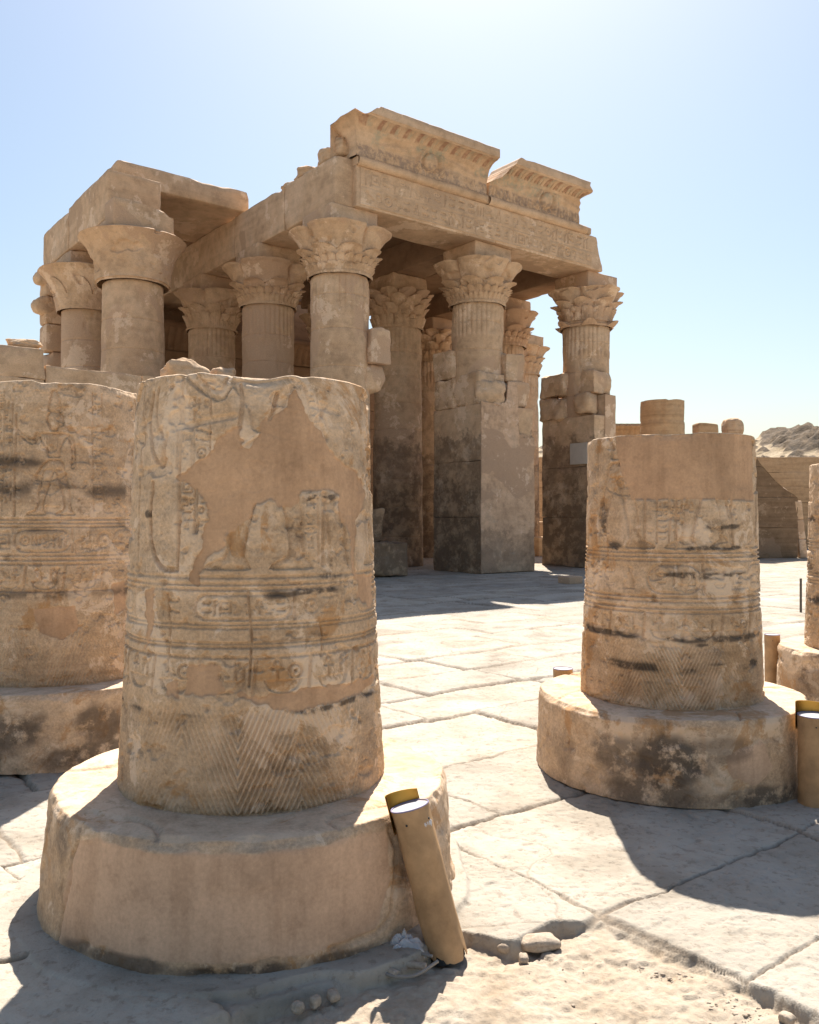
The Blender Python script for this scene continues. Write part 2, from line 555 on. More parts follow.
    def glyph(self, k, cx, cz, s, w=None, d=.006):
        w = w or max(.0055, s * .09)
        T = lambda pts: [(cx + x * s, cz + z * s) for x, z in pts]
        L = lambda pts: self.line(T(pts), w, d)
        Fp = lambda pts: self.fill(T(pts), d)
        if k == 0:    # standing bird
            Fp([(-.45, .22), (-.25, .42), (-.08, .34), (-.05, .12), (.2, .05), (.48, -.3), (.3, -.27), (.05, -.2), (-.2, -.12), (-.3, .12)])
            L([(-.05, -.18), (-.08, -.45), (-.22, -.45)]); L([(.08, -.2), (.08, -.45), (-.03, -.45)])
        elif k == 1:  # reed leaf
            Fp([(-.08, -.48), (.02, -.48), (.1, .1), (.06, .4), (-.03, .48), (-.1, .2)])
        elif k == 2:  # water line
            L([(-.48 + .12 * i, .08 if i % 2 else -.08) for i in range(9)])
        elif k == 3:
            self.ellipse(cx, cz, s * .34, s * .34, w, d)
            self.ellipse(cx, cz, s * .08, s * .08, w, d, True)
        elif k == 4:  # eye
            self.ellipse(cx, cz, s * .46, s * .2, w, d); self.ellipse(cx, cz, s * .12, s * .12, w, d, True)
        elif k == 5:  # basket
            Fp([(-.48, .12), (.48, .12), (.36, -.12), (.15, -.22), (-.15, -.22), (-.36, -.12)])
        elif k == 6:  # ankh-like cross
            L([(0, -.48), (0, .08)]); L([(-.24, .06), (.24, .06)]); self.ellipse(cx, cz + .28 * s, s * .13, s * .19, w, d)
        elif k == 7:  # seated figure
            Fp([(-.3, -.45), (-.3, -.2), (-.1, -.05), (-.12, .15), (-.02, .22), (-.06, .4), (.1, .46), (.18, .3), (.1, .2), (.2, 0), (.26, -.45)])
        elif k == 8:  # loaf over stroke
            Fp([(-.3, .1), (-.2, .32), (0, .4), (.2, .32), (.3, .1)]); L([(-.3, -.2), (.3, -.2)])
        elif k == 9:  # horned viper
            L([(-.46, .12), (-.3, .02), (-.1, .1), (.1, -.02), (.46, -.04)]); L([(-.46, .12), (-.4, .26)])
        elif k == 10: # three strokes
            for x in (-.28, 0, .28):
                L([(x, -.3), (x, .3)])
        elif k == 11: # walled square
            L([(-.35, -.35), (.35, -.35), (.35, .35), (-.35, .35), (-.35, -.35)]); L([(-.1, -.1), (.12, -.1), (.12, .1)])
        elif k == 12: # feather and staff
            L([(-.15, -.48), (-.15, .4), (.02, .48), (.1, .3), (-.1, .1)]); L([(.25, -.48), (.25, .3), (.4, .42)])
        elif k == 13: # bent arm
            L([(-.46, -.05), (.3, -.05), (.44, .1), (.36, .2)]); L([(-.46, -.05), (-.46, .15)])
        else:         # ring of cord
            self.ellipse(cx, cz + .12 * s, s * .2, s * .22, w, d); L([(-.2, -.15), (.2, -.15)]); L([(0, -.4), (0, -.12)])
    def text_column(self, x0, x1, z0, z1, rr, d=.006):
        self.line([(x0, z0), (x0, z1)], .006, d); self.line([(x1, z0), (x1, z1)], .006, d)
        w = x1 - x0
        z = z1
        while z > z0 + w * .5:
            if rr.random() < .35:
                self.glyph(rr.choice([2, 4, 5, 8, 9, 13]), (x0 + x1) / 2, z - w * .25, w * .8, d=d); z -= w * .5
            elif rr.random() < .5:
                for q in (.27, .73):
                    self.glyph(rr.choice([1, 3, 6, 7, 10, 12, 14]), x0 + w * q, z - w * .32, w * .46, d=d)
                z -= w * .66
            else:
                self.glyph(rr.choice([0, 7, 3, 11, 0]), (x0 + x1) / 2, z - w * .45, w * .78, d=d); z -= w * .92
    def text_row(self, x0, x1, z0, z1, rr, d=.006, gap=1.0):
        h = z1 - z0
        x = x0
        while x < x1 - h * .3:
            if rr.random() < .35:
                for q in (.27, .73):
                    self.glyph(rr.choice([2, 4, 5, 9, 13, 8]), x + h * .4, z0 + h * q, h * .5, d=d)
                x += h * .85 * gap
            else:
                k = rr.choice([0, 1, 6, 7, 10, 12, 14, 0, 11, 3])
                ww = .42 if k in (1, 6, 12) else .8
                self.glyph(k, x + h * ww / 2, z0 + h * .5, h * .92, d=d); x += h * ww * gap
    def cartouche(self, x0, x1, z0, z1, rr, d=.007):
        h = z1 - z0
        r = h * .48
        pts = []
        for a in np.linspace(np.pi / 2, 3 * np.pi / 2, 9):
            pts.append((x0 + r + r * np.cos(a), (z0 + z1) / 2 + r * np.sin(a)))
        for a in np.linspace(-np.pi / 2, np.pi / 2, 9):
            pts.append((x1 - r + r * np.cos(a), (z0 + z1) / 2 + r * np.sin(a)))
        self.line(pts + pts[:1], .008, d)
        self.line([(x1 + .012, z0), (x1 + .012, z1)], .008, d)
        self.text_row(x0 + r * .55, x1 - r * .5, z0 + h * .2, z1 - h * .2, rr, d)

def legs(R, x, z0, z1, s=1, d=.013):
    """Lower half of a striding figure in sunk relief: two legs, kilt hem, feet."""
    h = z1 - z0
    P = lambda pts: [(x + s * a * h, z0 + b * h) for a, b in pts]
    R.figure(P([(-.30, 1.0), (-.32, .75), (-.36, .5), (-.40, .3), (-.44, .08), (-.46, .0)]), .014, d)
    R.figure(P([(-.12, .82), (-.16, .6), (-.24, .35), (-.30, .12), (-.22, .04), (-.12, .0), (-.46, .0)]), .014, d)
    R.figure(P([(.0, .82), (.05, .62), (.08, .42), (.1, .2), (.09, .05), (.08, 0)]), .014, d)
    R.figure(P([(.22, .95), (.26, .75), (.25, .5), (.22, .25), (.24, .1), (.36, .04), (.42, .0), (.08, .0)]), .014, d)
    R.line(P([(-.33, .80), (.30, .78)]), .012, d * .8)
    R.figure(P([(.30, 1.0), (.40, .8), (.46, .72)]), .012, d)

def torso(R, x, z0, z1, s=1, d=.012):
    h = z1 - z0
    P = lambda pts: [(x + s * a * h, z0 + b * h) for a, b in pts]
    R.figure(P([(-.28, .0), (-.2, .2), (-.25, .45), (-.42, .55), (-.40, .4), (-.3, .15), (-.36, .0)]), .013, d)
    R.figure(P([(.2, .0), (.16, .22), (.22, .45), (.4, .55), (.55, .35), (.75, .3)]), .013, d)
    R.figure(P([(-.2, .58), (-.1, .62), (-.16, .75), (-.14, .95), (.05, 1.0), (.18, .9), (.2, .75), (.1, .66), (.2, .58)]), .013, d)
    R.figure(P([(-.22, .7), (-.3, .58), (-.1, .6)]), .01, d)

def chevrons(R, z0, z1, period, n=8, d=.0045, phase=0.0):
    s = (R.z >= z0) & (R.z <= z1)
    X, Z = R.X[s], R.Z[s]
    X = X + .006 * fbm(X * 4, Z * 4, 0, 77, 2)
    p = np.mod(X / period + phase, 1.0)
    a = abs(p - .5) * 2
    t = (Z - z0) / (z1 - z0)
    c = a + t * .8
    wv = np.sin(2 * np.pi * n * c) ** 2
    fade = sstep(z1, z1 - .05, Z)
    R.H[s] += -d * wv * fade * np.clip(.9 + .8 * fbm(X * 3, Z * 3, 0, 5, 2), .2, 1.3)

def relief_column(name, mat, parent, R, r_bot, r_top, seed, chips=.02, extra=None, flare=.0, tilt=None):
    """Wraps a Relief (x = angle * mean radius) round a tapering drum, with a worn top."""
    rm = (r_bot + r_top) / 2
    ph = R.x[:-1] / rm
    z0, z1 = R.z[0], R.z[-1]
    t = (R.z - z0) / (z1 - z0)
    rad = r_bot + (r_top - r_bot) * t + flare * (1 - t) ** 4
    X, Z = R.X[:, :-1], R.Z[:, :-1].copy()
    H = R.H[:, :-1]
    R.P = blur(R.P, 3)
    Pm = R.P[:, :-1]
    a3 = np.broadcast_to(ph, X.shape)
    cx, cy = np.cos(a3) * rm, np.sin(a3) * rm
    er = fbm(cx * 2.2, cy * 2.2, Z * 2.2, seed, 4)
    fine = fbm(cx * 17, cy * 17, Z * 17, seed + 9, 4, .65)
    wear = np.clip(.95 + .8 * fbm(cx * 3.1, cy * 3.1, Z * 3.1, seed + 40, 3), .12, 1.15)
    H = H * wear * (1 - Pm)
    rough = .0032 * fine + .004 * er
    pits = -.012 * sstep(.40, .62, fbm(cx * 11, cy * 11, Z * 15, seed + 70, 3))
    edge = sstep(0, .035, abs(Pm - .5) * 0 + Pm)
    H = H + (rough + pits) * (1 - .9 * Pm) - .003 * Pm + (.0022 * er + .0006 * fine) * Pm
    R_ = rad[:, None] + H
    # worn, broken top and foot
    topn = fbm(cx * 3.3, cy * 3.3, 0, seed + 21, 4)
    drop = chips * np.clip(topn + .25, 0, 1.5)
    Z = Z - drop * sstep(z1 - .12, z1, Z)
    R_ = R_ - chips * .8 * np.clip(topn + .1, 0, 1) * sstep(z1 - .05, z1, R.Z[:, :-1]) ** 2
    R_ = R_ - .012 * sstep(z0 + .03, z0, R.Z[:, :-1]) * (1 + topn)
    rows_R, rows_Z = [R_], [Z]
    top = Z[-1]
    zt = z1 - chips * .3
    for k, f in enumerate((.988, .965, .92, .8, .6, .4, .2, .02)):
        rows_R.append((R_[-1] * f)[None])
        bx, by = np.cos(ph) * f, np.sin(ph) * f
        rows_Z.append(((top + .006) * (1 - min(1, k / 3)) + min(1, k / 3) * (zt + .012 * fbm(bx * 4, by * 4, 0, seed + 3, 3)))[None])
    R_ = np.concatenate(rows_R)
    Z = np.concatenate(rows_Z)
    A3 = np.broadcast_to(ph, R_.shape)
    A = np.zeros(R_.shape + (4,))
    nb = len(rows_R) - 1
    for i, m in enumerate((R.P, R.S, R.W)):
        A[:-nb, :, i] = m[:, :-1]
    A[-nb:, :, 2] = .6
    A[..., 3] = 1
    mb = MB()
    mb.grid(R_ * np.sin(A3), -R_ * np.cos(A3), Z, wrap=True, A=A)
    return mb.build(name, mat, parent)

# ------------------------------------------------------------------ ground
UX, UY = .7925, .6098                      # temple facade direction u; v = (-UY, UX) runs back into the temple
def to_uv(x, y):
    return x * UX + y * UY, -x * UY + y * UX

SLABK = (.80, 3.47)                        # corner of the raised slab in the foreground
def build_ground():
    def graded(segs):
        out = [segs[0][0]]
        for a, b, n, g in segs:
            t = np.linspace(0, 1, n + 1)[1:]
            t = (np.power(g, t) - 1) / (g - 1) if g != 1 else t
            out += list(a + (b - a) * t)
        return np.array(out)
    pos = graded([(0, 1.9, 230, 1), (1.9, 3.6, 130, 1), (3.6, 14, 260, 6), (14, 60, 90, 6), (60, 900, 30, 30)])
    xs = np.concatenate([-pos[:0:-1], pos])
    ys = np.concatenate([-graded([(0, 900, 20, 60)])[:0:-1], graded([(0, 1.6, 30, .5), (1.6, 2.4, 60, 1), (2.4, 4.0, 230, 1), (4.0, 5.2, 110, 1), (5.2, 28, 480, 7), (28, 80, 70, 4), (80, 900, 30, 20)])])
    X, Y = np.meshgrid(xs, ys)
    wx = X + .03 * fbm(X * 1.1, Y * 1.1, 0, 3, 3) + .012 * fbm(X * 9, Y * 9, 0, 4, 3)
    wy = Y + .03 * fbm(X * 1.1 + 9, Y * 1.1, 0, 5, 3) + .012 * fbm(X * 9, Y * 9, 0, 6, 3)
    U, V = to_uv(wx, wy)
    ku, kv = to_uv(*SLABK)
    rr = np.random.default_rng(4)
    # slab rows across v, joints along u
    widths = rr.uniform(.6, 1.15, 120)
    edges = np.concatenate([[0], np.cumsum(widths)]) - 45
    j = np.searchsorted(edges, kv)
    edges = edges + (kv - edges[j])
    row = np.clip(np.searchsorted(edges, V) - 1, 0, 119)
    dv = np.minimum(V - edges[row], edges[row + 1] - V)
    du = np.full(X.shape, 9.0)
    cell = np.zeros(X.shape, int)
    for k in np.unique(row):
        m = row == k
        c = np.concatenate([[0], np.cumsum(rr.uniform(.8, 2.1, 110))]) - 70 + rr.uniform(0, 2)
        if abs(edges[k] - kv) < 1e-6 or abs(edges[k + 1] - kv) < 1e-6:
            i = np.searchsorted(c, ku)
            c = c + (ku - c[i])
        i = np.clip(np.searchsorted(c, U[m]) - 1, 0, len(c) - 2)
        du[m] = np.minimum(U[m] - c[i], c[i + 1] - U[m])
        cell[m] = k * 131 + i
    h1 = _hash(cell, cell * 3 + 1, cell * 0, 5)
    h2 = _hash(cell, cell * 7 + 2, cell * 0, 8)
    h3 = _hash(cell, cell * 5 + 2, cell * 0, 18)
    worn = sstep(-.25, .5, fbm(X * .35, Y * .35, 0, 31, 3))      # joints filled with dust here and there
    joint = np.minimum(dv, du)
    # irregular breaks across slabs
    cr = abs(fbm(X * .75 + 3, Y * .75, 0, 51, 4))
    crack = np.where(h3 > .35, cr * .9, 9)
    Z = (h1 - .5) * .022 + (h2 - .5) * .014 * np.sin(U * 1.3 + h1 * 6) + .006 * fbm(X * 1.6, Y * 1.6, 0, 61, 4) + .0022 * fbm(X * 14, Y * 14, 0, 66, 4, .65) - .004 * sstep(.18, .24, fbm(X * 3.5, Y * 3.5, 0, 67, 5, .6)) - .004 * sstep(.46, .58, fbm(X * 17, Y * 17, 0, 68, 3))
    gw = (1 + 1.0 * sstep(4.5, 9, Y)) * (.006 + .009 * (fbm(X * 2.3, Y * 2.3, 0, 71, 2) + .4).clip(0, 1))
    g = (1 - sstep(gw * .5, gw * 1.6, joint)) * (1 - .55 * worn)
    g2 = (1 - sstep(.004, .014, crack)) * .55
    Z -= (.017 + .012 * sstep(4.5, 9, Y)) * g + .006 * g2
    Z -= .012 * sstep(.06, .0, joint) * np.clip(fbm(X * 5, Y * 5, 0, 81, 3), 0, 1)
    # bare earth in the foreground, lower than the slabs
    a, b = (U - ku), (V - kv)
    edge_n = .10 * fbm(X * 2.1, Y * 2.1, 0, 91, 3) + .03 * fbm(X * 6, Y * 6, 0, 92, 3)
    inside = np.minimum(-(a) + .01 + .2 * edge_n, -(b) + .02 + .09 * sstep(-.06, -.2, a) + .20 * sstep(-.42, -.60, a) + .6 * edge_n)       # >0 inside the pit
    pit = sstep(.0, .042, inside) * sstep(2.4, 2.0, abs(X)) * sstep(1.0, 1.4, Y)
    apron = sstep(1.02, 1.0, np.hypot(X + .702, Y - 3.877) + .05 * fbm(X * 3, Y * 3, 0, 93, 2))
    pit = pit * (1 - apron)
    dirt = -.052 - .008 * sstep(.05, .12, fbm(X * 4.5, Y * 4.5, 0, 96, 5, .6)) + .020 * fbm(X * 2.4, Y * 2.4, 0, 95, 5) + .006 * fbm(X * 15, Y * 15, 0, 97, 4, .7) + .006 * sstep(.2, .7, fbm(X * 9, Y * 9, 0, 98, 3))
    far = sstep(26, 32, Y)
    Z = Z * (1 - pit) + dirt * pit
    Z = Z * (1 - apron) + apron * (.012 + .004 * fbm(X * 6, Y * 6, 0, 99, 3))
    Z = Z * (1 - far) + far * (.03 * fbm(X * .5, Y * .5, 0, 101, 4))
    Z = np.where(Y < 0, 0, Z)
    A = np.zeros(X.shape + (4,))
    A[..., 0] = np.clip(pit + .7 * far + .5 * worn * sstep(.16, .0, joint) + .45 * sstep(.25, .7, fbm(X * .9, Y * .9, 0, 111, 4)), 0, 1) * (1 - .6 * apron)
    A[..., 1] = np.where(apron > .5, .35, h2)
    A[..., 2] = np.clip(g + g2, 0, 1) * (1 - pit) * (1 - apron)
    A[..., 3] = 1
    m, nt, bs = new_mat('paving_stone')
    co = N(nt, "ShaderNodeTexCoord").outputs["Object"]
    at = N(nt, "ShaderNodeAttribute", attribute_name="mask")
    sp = N(nt, "ShaderNodeSeparateColor")
    nt.links.new(at.outputs["Color"], sp.inputs[0])
    n1 = noise4(nt, co, 1.6, 8, .62, dim='3D', dist=.4)
    slab = ramp(nt, n1, [(.36, (.31, .268, .215)), (.5, (.405, .36, .30)), (.64, (.45, .405, .345))])
    tone = ramp(nt, sp.outputs[1], [(0, (.86, .85, .84)), (.5, (1, .99, .98)), (1, (1.08, 1.06, 1.03))])
    slab = mixc(nt, 1.0, slab, tone, 'MULTIPLY')
    n2 = noise4(nt, co, 22, 6, .7, dim='3D')
    slab = mixc(nt, .5, slab, ramp(nt, n2, [(.38, (.55, .50, .45)), (.45, (1, 1, 1)), (.7, (1.08, 1.08, 1.08))]), 'MULTIPLY')
    n4 = noise4(nt, co, 5, 6, .7, dim='3D')
    earth = ramp(nt, n4, [(.3, (.32, .245, .17)), (.5, (.41, .335, .255)), (.7, (.46, .39, .31))])
    earth = mixc(nt, .6, earth, ramp(nt, n2, [(.3, (.68, .66, .64)), (.6, (1.05, 1.05, 1.05))]), 'MULTIPLY')
    n5 = noise4(nt, co, 3.2, 7, .7, dim='3D')
    fac = math_(nt, 'MULTIPLY', sp.outputs[0], smooth_range(nt, math_(nt, 'ADD', n5, math_(nt, 'MULTIPLY', sp.outputs[0], .35)), .45, .75))
    col = mixc(nt, fac, slab, earth)
    col = mixc(nt, math_(nt, 'MULTIPLY', sp.outputs[2], .8), col, (.20, .15, .105))
    nt.links.new(col, bs.inputs["Base Color"])
    bs.inputs["Roughness"].default_value = .92
    bs.inputs["Specular IOR Level"].default_value = .2
    bump(nt, bs, math_(nt, 'ADD', n2, math_(nt, 'MULTIPLY', n4, 1.2)), .55, .02)
    mb = MB()
    mb.grid(X, Y, Z, A=A)
    o = mb.build('ground', m)
    tag(o, 'pale stone paving with bare earth at its broken front edge', None, None, 'structure')
build_ground()

# ------------------------------------------------------------------ far hill
def build_hill():
    xs = np.linspace(-90, 190, 420)
    ys = np.concatenate([np.linspace(62, 130, 150), np.linspace(132, 420, 60)])
    X, Y = np.meshgrid(xs, ys)
    crest = 10.6 + 1.0 * fbm(X * .04, 0 * X, 0, 5, 4) + 2.6 * sstep(42, 54, X + .0 * Y)
    t = sstep(62, 118, Y)
    Z = -1.2 + crest * t + 1.4 * fbm(X * .06, Y * .06, 0, 6, 5) * t
    rock = sstep(.1, .45, fbm(X * .11, Y * .11, 0, 9, 4) + 1.2 * sstep(9.5, 11.5, Z) * sstep(42, 49, X) - .32)
    Z = Z + rock * (.9 * abs(fbm(X * .35, Y * .5, 0, 12, 4))) + .5 * sstep(.35, .6, fbm(X * .8, Y * .8, 0, 14, 3))
    rock = np.maximum(rock, sstep(.32, .5, fbm(X * .8, Y * .8, 0, 14, 3)))
    A = np.zeros(X.shape + (4,)); A[..., 0] = rock; A[..., 3] = 1
    m, nt, bs = new_mat('hill_sand')
    co = N(nt, "ShaderNodeTexCoord").outputs["Object"]
    at = N(nt, "ShaderNodeAttribute", attribute_name="mask")
    sp = N(nt, "ShaderNodeSeparateColor")
    nt.links.new(at.outputs["Color"], sp.inputs[0])
    n1 = noise4(nt, co, .5, 8, .7, dim='3D')
    sand = ramp(nt, n1, [(.35, (.36, .265, .16)), (.6, (.46, .355, .235))])
    n2 = noise4(nt, co, .9, 8, .75, dim='3D')
    rk = ramp(nt, n2, [(.35, (.06, .045, .033)), (.6, (.19, .135, .085))])
    col = mixc(nt, smooth_range(nt, math_(nt, 'ADD', sp.outputs[0], math_(nt, 'MULTIPLY', n2, .5)), .55, .85), sand, rk)
    nt.links.new(col, bs.inputs["Base Color"])
    bs.inputs["Roughness"].default_value = 1
    bump(nt, bs, n2, .8, .6)
    mb = MB(); mb.grid(X, Y, Z, A=A)
    tag(mb.build('hill', m), 'sandy hill with dark rocky crest beyond the enclosure wall', None, None, 'structure')
build_hill()

# ------------------------------------------------------------------ temple
TEMPLE = empty('temple', (-1.884, 23.2, 0), math.atan2(UY, UX))
tag(TEMPLE, 'ruined sandstone temple hall with flowered column capitals and winged cornices', 'temple')
NECK, CAPTOP, BEAM0 = 8.05, 9.30, 9.83

def cap_radius(kind, TH, t, seed):
    """Radius of a capital at angle TH and height t in 0..1 (neck to top); stepped tiers of leaves."""
    base = .80 + .16 * t ** 1.5
    R = base.copy()
    def tier(t0, t1, n, r0, r1, ph=0.0, drop=.06, pw=1.6, rnd=.5, groove=.05, lip=.0, sharp=False):
        nonlocal R
        c = abs(np.cos(n * (TH - ph) / 2))
        c2 = c ** rnd
        tip = t1 - drop * (1 - c2) * 1.6
        u = np.clip((t - t0) / (t1 - t0), 0, 1.2)
        r = r0 + (r1 - r0) * u ** pw
        r = r * (1 - 1.35 * groove * (1 - c2) * (.4 + .9 * u))
        r = r + lip * sstep(.82, .93, u)
        act = (t >= t0) & (t <= tip)
        R = np.where(act, np.maximum(R, r), R)
    if kind == 'quatrefoil':
        tier(.00, .06, 60, .87, .89, groove=.0, drop=0, pw=1)
        tier(.05, .24, 36, .84, .97, drop=.015, rnd=.5, groove=.05)
        tier(.20, .38, 24, .89, 1.06, ph=.1, drop=.02, rnd=.5, groove=.06, lip=.03)
        tier(.34, .56, 8, .93, 1.17, ph=.39, drop=.07, pw=1.8, rnd=.45, groove=.09, lip=.05)
        tier(.48, 1.0, 4, .97, 1.38, ph=.785, drop=.015, pw=1.5, rnd=.28, groove=.20, lip=.03)
    elif kind == 'lotus':
        tier(.00, .05, 60, .86, .87, groove=0, drop=0)
        tier(.04, .40, 16, .82, 1.0, drop=.03, rnd=.4, groove=.07)
        tier(.36, .62, 8, .88, 1.10, ph=.39, drop=.08, rnd=.4, groove=.10, lip=.03)
        tier(.55, 1.0, 4, .94, 1.30, ph=.785, drop=.02, pw=1.6, rnd=.28, groove=.18, lip=.04)
    elif kind == 'palm':
        tier(.00, .05, 60, .86, .87, groove=0, drop=0)
        tier(.03, .34, 20, .82, .96, drop=.02, rnd=.35, groove=.07, pw=1.2)
        tier(.30, .62, 10, .84, 1.08, drop=.10, rnd=.4, groove=.13, pw=1.3)
        tier(.50, .84, 10, .86, 1.18, ph=.314, drop=.10, rnd=.4, groove=.14, pw=1.4)
        tier(.72, 1.0, 10, .9, 1.25, drop=.06, rnd=.4, groove=.13, pw=1.4)
    elif kind == 'bell':
        r = .93 + .14 * t + .30 * t ** 4.0
        r = np.where(t < .04, .90, r)
        R = r + .0 * TH
        ring = sstep(.0, .03, t) * sstep(.08, .05, t)
        R = R + .01 * ring
    elif kind == 'petal':
        r = .90 + .16 * t + .40 * t ** 3.2
        R = r + .0 * TH
        c = abs(np.cos(4 * TH)) ** .5
        R = R + .05 * np.where(t < .25 + .5 * c, 1.0, 0.0) * (.3 + t)
    elif kind == 'damaged':
        tier(.00, .06, 60, .86, .9, groove=0, drop=0)
        tier(.0, .16, 6, .9, 1.14, ph=.55, drop=.20, pw=.8, rnd=1.2, groove=.12)
        tier(.14, .50, 14, .86, 1.04, drop=.03, rnd=.45, groove=.08)
        tier(.44, .70, 8, .92, 1.20, ph=.3, drop=.07, pw=1.8, rnd=.45, groove=.13, lip=.03)
        tier(.60, 1.0, 4, .98, 1.32, ph=1.0, drop=.03, pw=1.5, rnd=.3, groove=.22, lip=.04)
    return R

_cap_cache = {}
def temple_column(u, v, kind='quatrefoil', rot=0.0, seed=1, z_top=None, scale=1.0, mat_shaft='soot', label=None, reed=True, er=1.0):
    col = empty('column', (u, v, 0), 0, TEMPLE)
    if label:
        col['label'] = label
    # shaft
    nth = 250
    th = np.linspace(0, 2 * np.pi, nth, endpoint=False)
    top = z_top or NECK + .02
    zs = np.unique(np.concatenate([np.arange(0, top, .07), [top]]))
    joints = np.cumsum(np.random.default_rng(seed).uniform(.8, 1.05, 14))
    near = np.concatenate([[q - .018, q, q + .018] for q in joints if q < top - .1])
    zs = np.unique(np.concatenate([zs, near]))
    TH, Z = np.meshgrid(th, zs)
    r = (.87 - .10 * (Z / NECK)) * scale
    cx, cy = np.cos(TH) * .8 + seed * 5, np.sin(TH) * .8
    r = r + .012 * er * fbm(cx * 1.6, cy * 1.6, Z * 1.6, seed, 4) - .03 * er * sstep(.35, .9, fbm(cx * 3, cy * 3, Z * 2, seed + 4, 3))
    for q in joints:
        r = r - .016 * np.exp(-((Z - q) / .012) ** 2)
    if reed:
        band = sstep(NECK - .95, NECK - .92, Z) * sstep(NECK - .02, NECK - .06, Z)
        r = r + .035 * band * (abs(np.sin(TH * 16)) ** .6 - .5)
        for q in (NECK - .97, NECK - .06):
            r = r + .015 * np.exp(-((Z - q) / .03) ** 2)
    X, Y = r * np.cos(TH), r * np.sin(TH)
    mb = MB()
    mb.grid(X, Y, Z, wrap=True)
    capX = np.stack([X[-1] * f for f in (1, .9, .5, .01)])
    capY = np.stack([Y[-1] * f for f in (1, .9, .5, .01)])
    capZ = np.stack([Z[-1] + .05 * fbm(X[-1] * f * 3, Y[-1] * f * 3, 0, seed, 3) * (f < 1) * (z_top is not None) for f in (1, .9, .5, .01)])
    mb.grid(capX, capY, capZ, wrap=True)
    mb.build('shaft', M[mat_shaft], col, sharp=60)
    if z_top:
        return col
    # capital
    nth = 288
    th = np.linspace(0, 2 * np.pi, nth, endpoint=False)
    t = np.linspace(0, 1, 110)
    TH, T = np.meshgrid(th, t)
    R = cap_radius(kind, TH - rot, T, seed) * scale
    cx, cy = np.cos(TH) + seed * 3, np.sin(TH)
    R = R + .015 * er * fbm(cx * 4, cy * 4, T * 6, seed + 2, 5, .65) + .010 * (abs(np.sin(TH * 36)) ** .5 - .6) * sstep(.5, .45, T) * (kind not in ('bell', 'petal')) - .07 * er * sstep(.42, .75, fbm(cx * 2.2, cy * 2.2, T * 3, seed + 8, 3)) * (T > .2)
    Z = NECK + (CAPTOP - NECK) * T
    X, Y = R * np.cos(TH), R * np.sin(TH)
    rx = [X] + [X[-1:] * f for f in (.97, .85, .4, .01)]
    ry = [Y] + [Y[-1:] * f for f in (.97, .85, .4, .01)]
    dz = (.03, .05, .05, .05)
    rz = [Z] + [Z[-1:] + d for d in dz]
    mb = MB()
    mb.grid(np.concatenate(rx), np.concatenate(ry), np.concatenate(rz), wrap=True)
    mb.build('capital', M['temple'], col, sharp=50)
    mb = MB()
    stone_box(mb, -.74, .74, -.74, .74, CAPTOP - .02, BEAM0 - .003, r=.03, chip=.10, seed=seed + 60)
    mb.build('abacus', M['temple'], col, sharp=45)
    return col

DIAG = math.radians(-128)
temple_column(0, 0, 'quatrefoil', DIAG - math.radians(45), 1)
temple_column(0, 4.07, 'quatrefoil', DIAG - math.radians(40), 2)
temple_column(0, 8.14, 'lotus', DIAG, 3)
temple_column(5, 0, 'quatrefoil', DIAG - math.radians(38), 4, er=1.3)
temple_column(5, 4.07, 'palm', 0, 5, scale=1.02)
temple_column(5, 8.14, 'lotus', .2, 6)
temple_column(10, 0, 'damaged', .3, 7, er=1.3, label='right end column of the facade with a broken capital')
temple_column(10, 4.07, 'quatrefoil', DIAG, 8)
temple_column(10, 8.14, 'palm', .1, 9)
temple_column(15, 8.14, 'lotus', .1, 10)
temple_column(-4.21, 4.07, 'bell', 0, 11, scale=1.06, reed=False, label='left front column with a smooth bell shaped capital')
temple_column(-4.21, 8.14, 'petal', .25, 12, reed=False)

A2COL = [c for c in TEMPLE.children if c.get('label', '').startswith('left front')][0]
mb = MB()
stone_box(mb, -.88, .78, -1.02, -.20, CAPTOP + .03, 10.12, r=.06, chip=.22, res=.12, seed=222, cut=lambda P: np.concatenate([P[..., :2], np.minimum(P[..., 2], 10.12 - .22 * np.clip(P[..., 0] + .3, 0, 2) + .05 * fbm(P[..., 0] * 3, P[..., 1] * 3, 0, 3, 3))[..., None]], -1))
mb.build('abacus', M['temple'], A2COL, sharp=45)
# beams
def ragged_top(zt, amp, seed, x0=None):
    def f(P):
        n = fbm(P[..., 0] * .9 + seed, P[..., 1] * .9, 0, seed, 4)
        lim = zt - amp * np.clip(n + .35, 0, 1.6)
        P = P.copy()
        P[..., 2] = np.minimum(P[..., 2], lim)
        return P
    return f
def beam_row(name, boxes, seed, mat='beam', cut=None, **kw):
    mb = MB()
    for i, b in enumerate(boxes):
        stone_box(mb, *b, seed=seed + i * 7, cut=cut, **kw)
    return mb.build(name, M[mat], TEMPLE, sharp=45)

beam_row('architrave', [(-.6, .6, -.70, 2.0, BEAM0, 11.12), (-.6, .6, 2.01, 5.2, BEAM0, 11.1), (-.6, .6, 5.21, 13.2, BEAM0, 11.12)], 31, r=.04, chip=.16, cut=ragged_top(11.14, .10, 31))
beam_row('architrave', [(-4.96, -3.46, 3.9, 7.6, BEAM0, 11.12), (-4.96, -3.46, 7.61, 10.42, BEAM0 + .02, 11.05)], 41, r=.05, chip=.14)
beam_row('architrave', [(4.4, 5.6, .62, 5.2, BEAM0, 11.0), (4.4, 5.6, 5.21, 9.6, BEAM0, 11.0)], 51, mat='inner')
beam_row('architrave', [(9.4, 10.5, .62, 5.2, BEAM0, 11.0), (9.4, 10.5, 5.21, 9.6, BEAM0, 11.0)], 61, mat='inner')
beam_row('roof_slab', [(-4.45, -.32, 4.66, 8.5, 11.13, 11.80)], 71, r=.09, chip=.2)
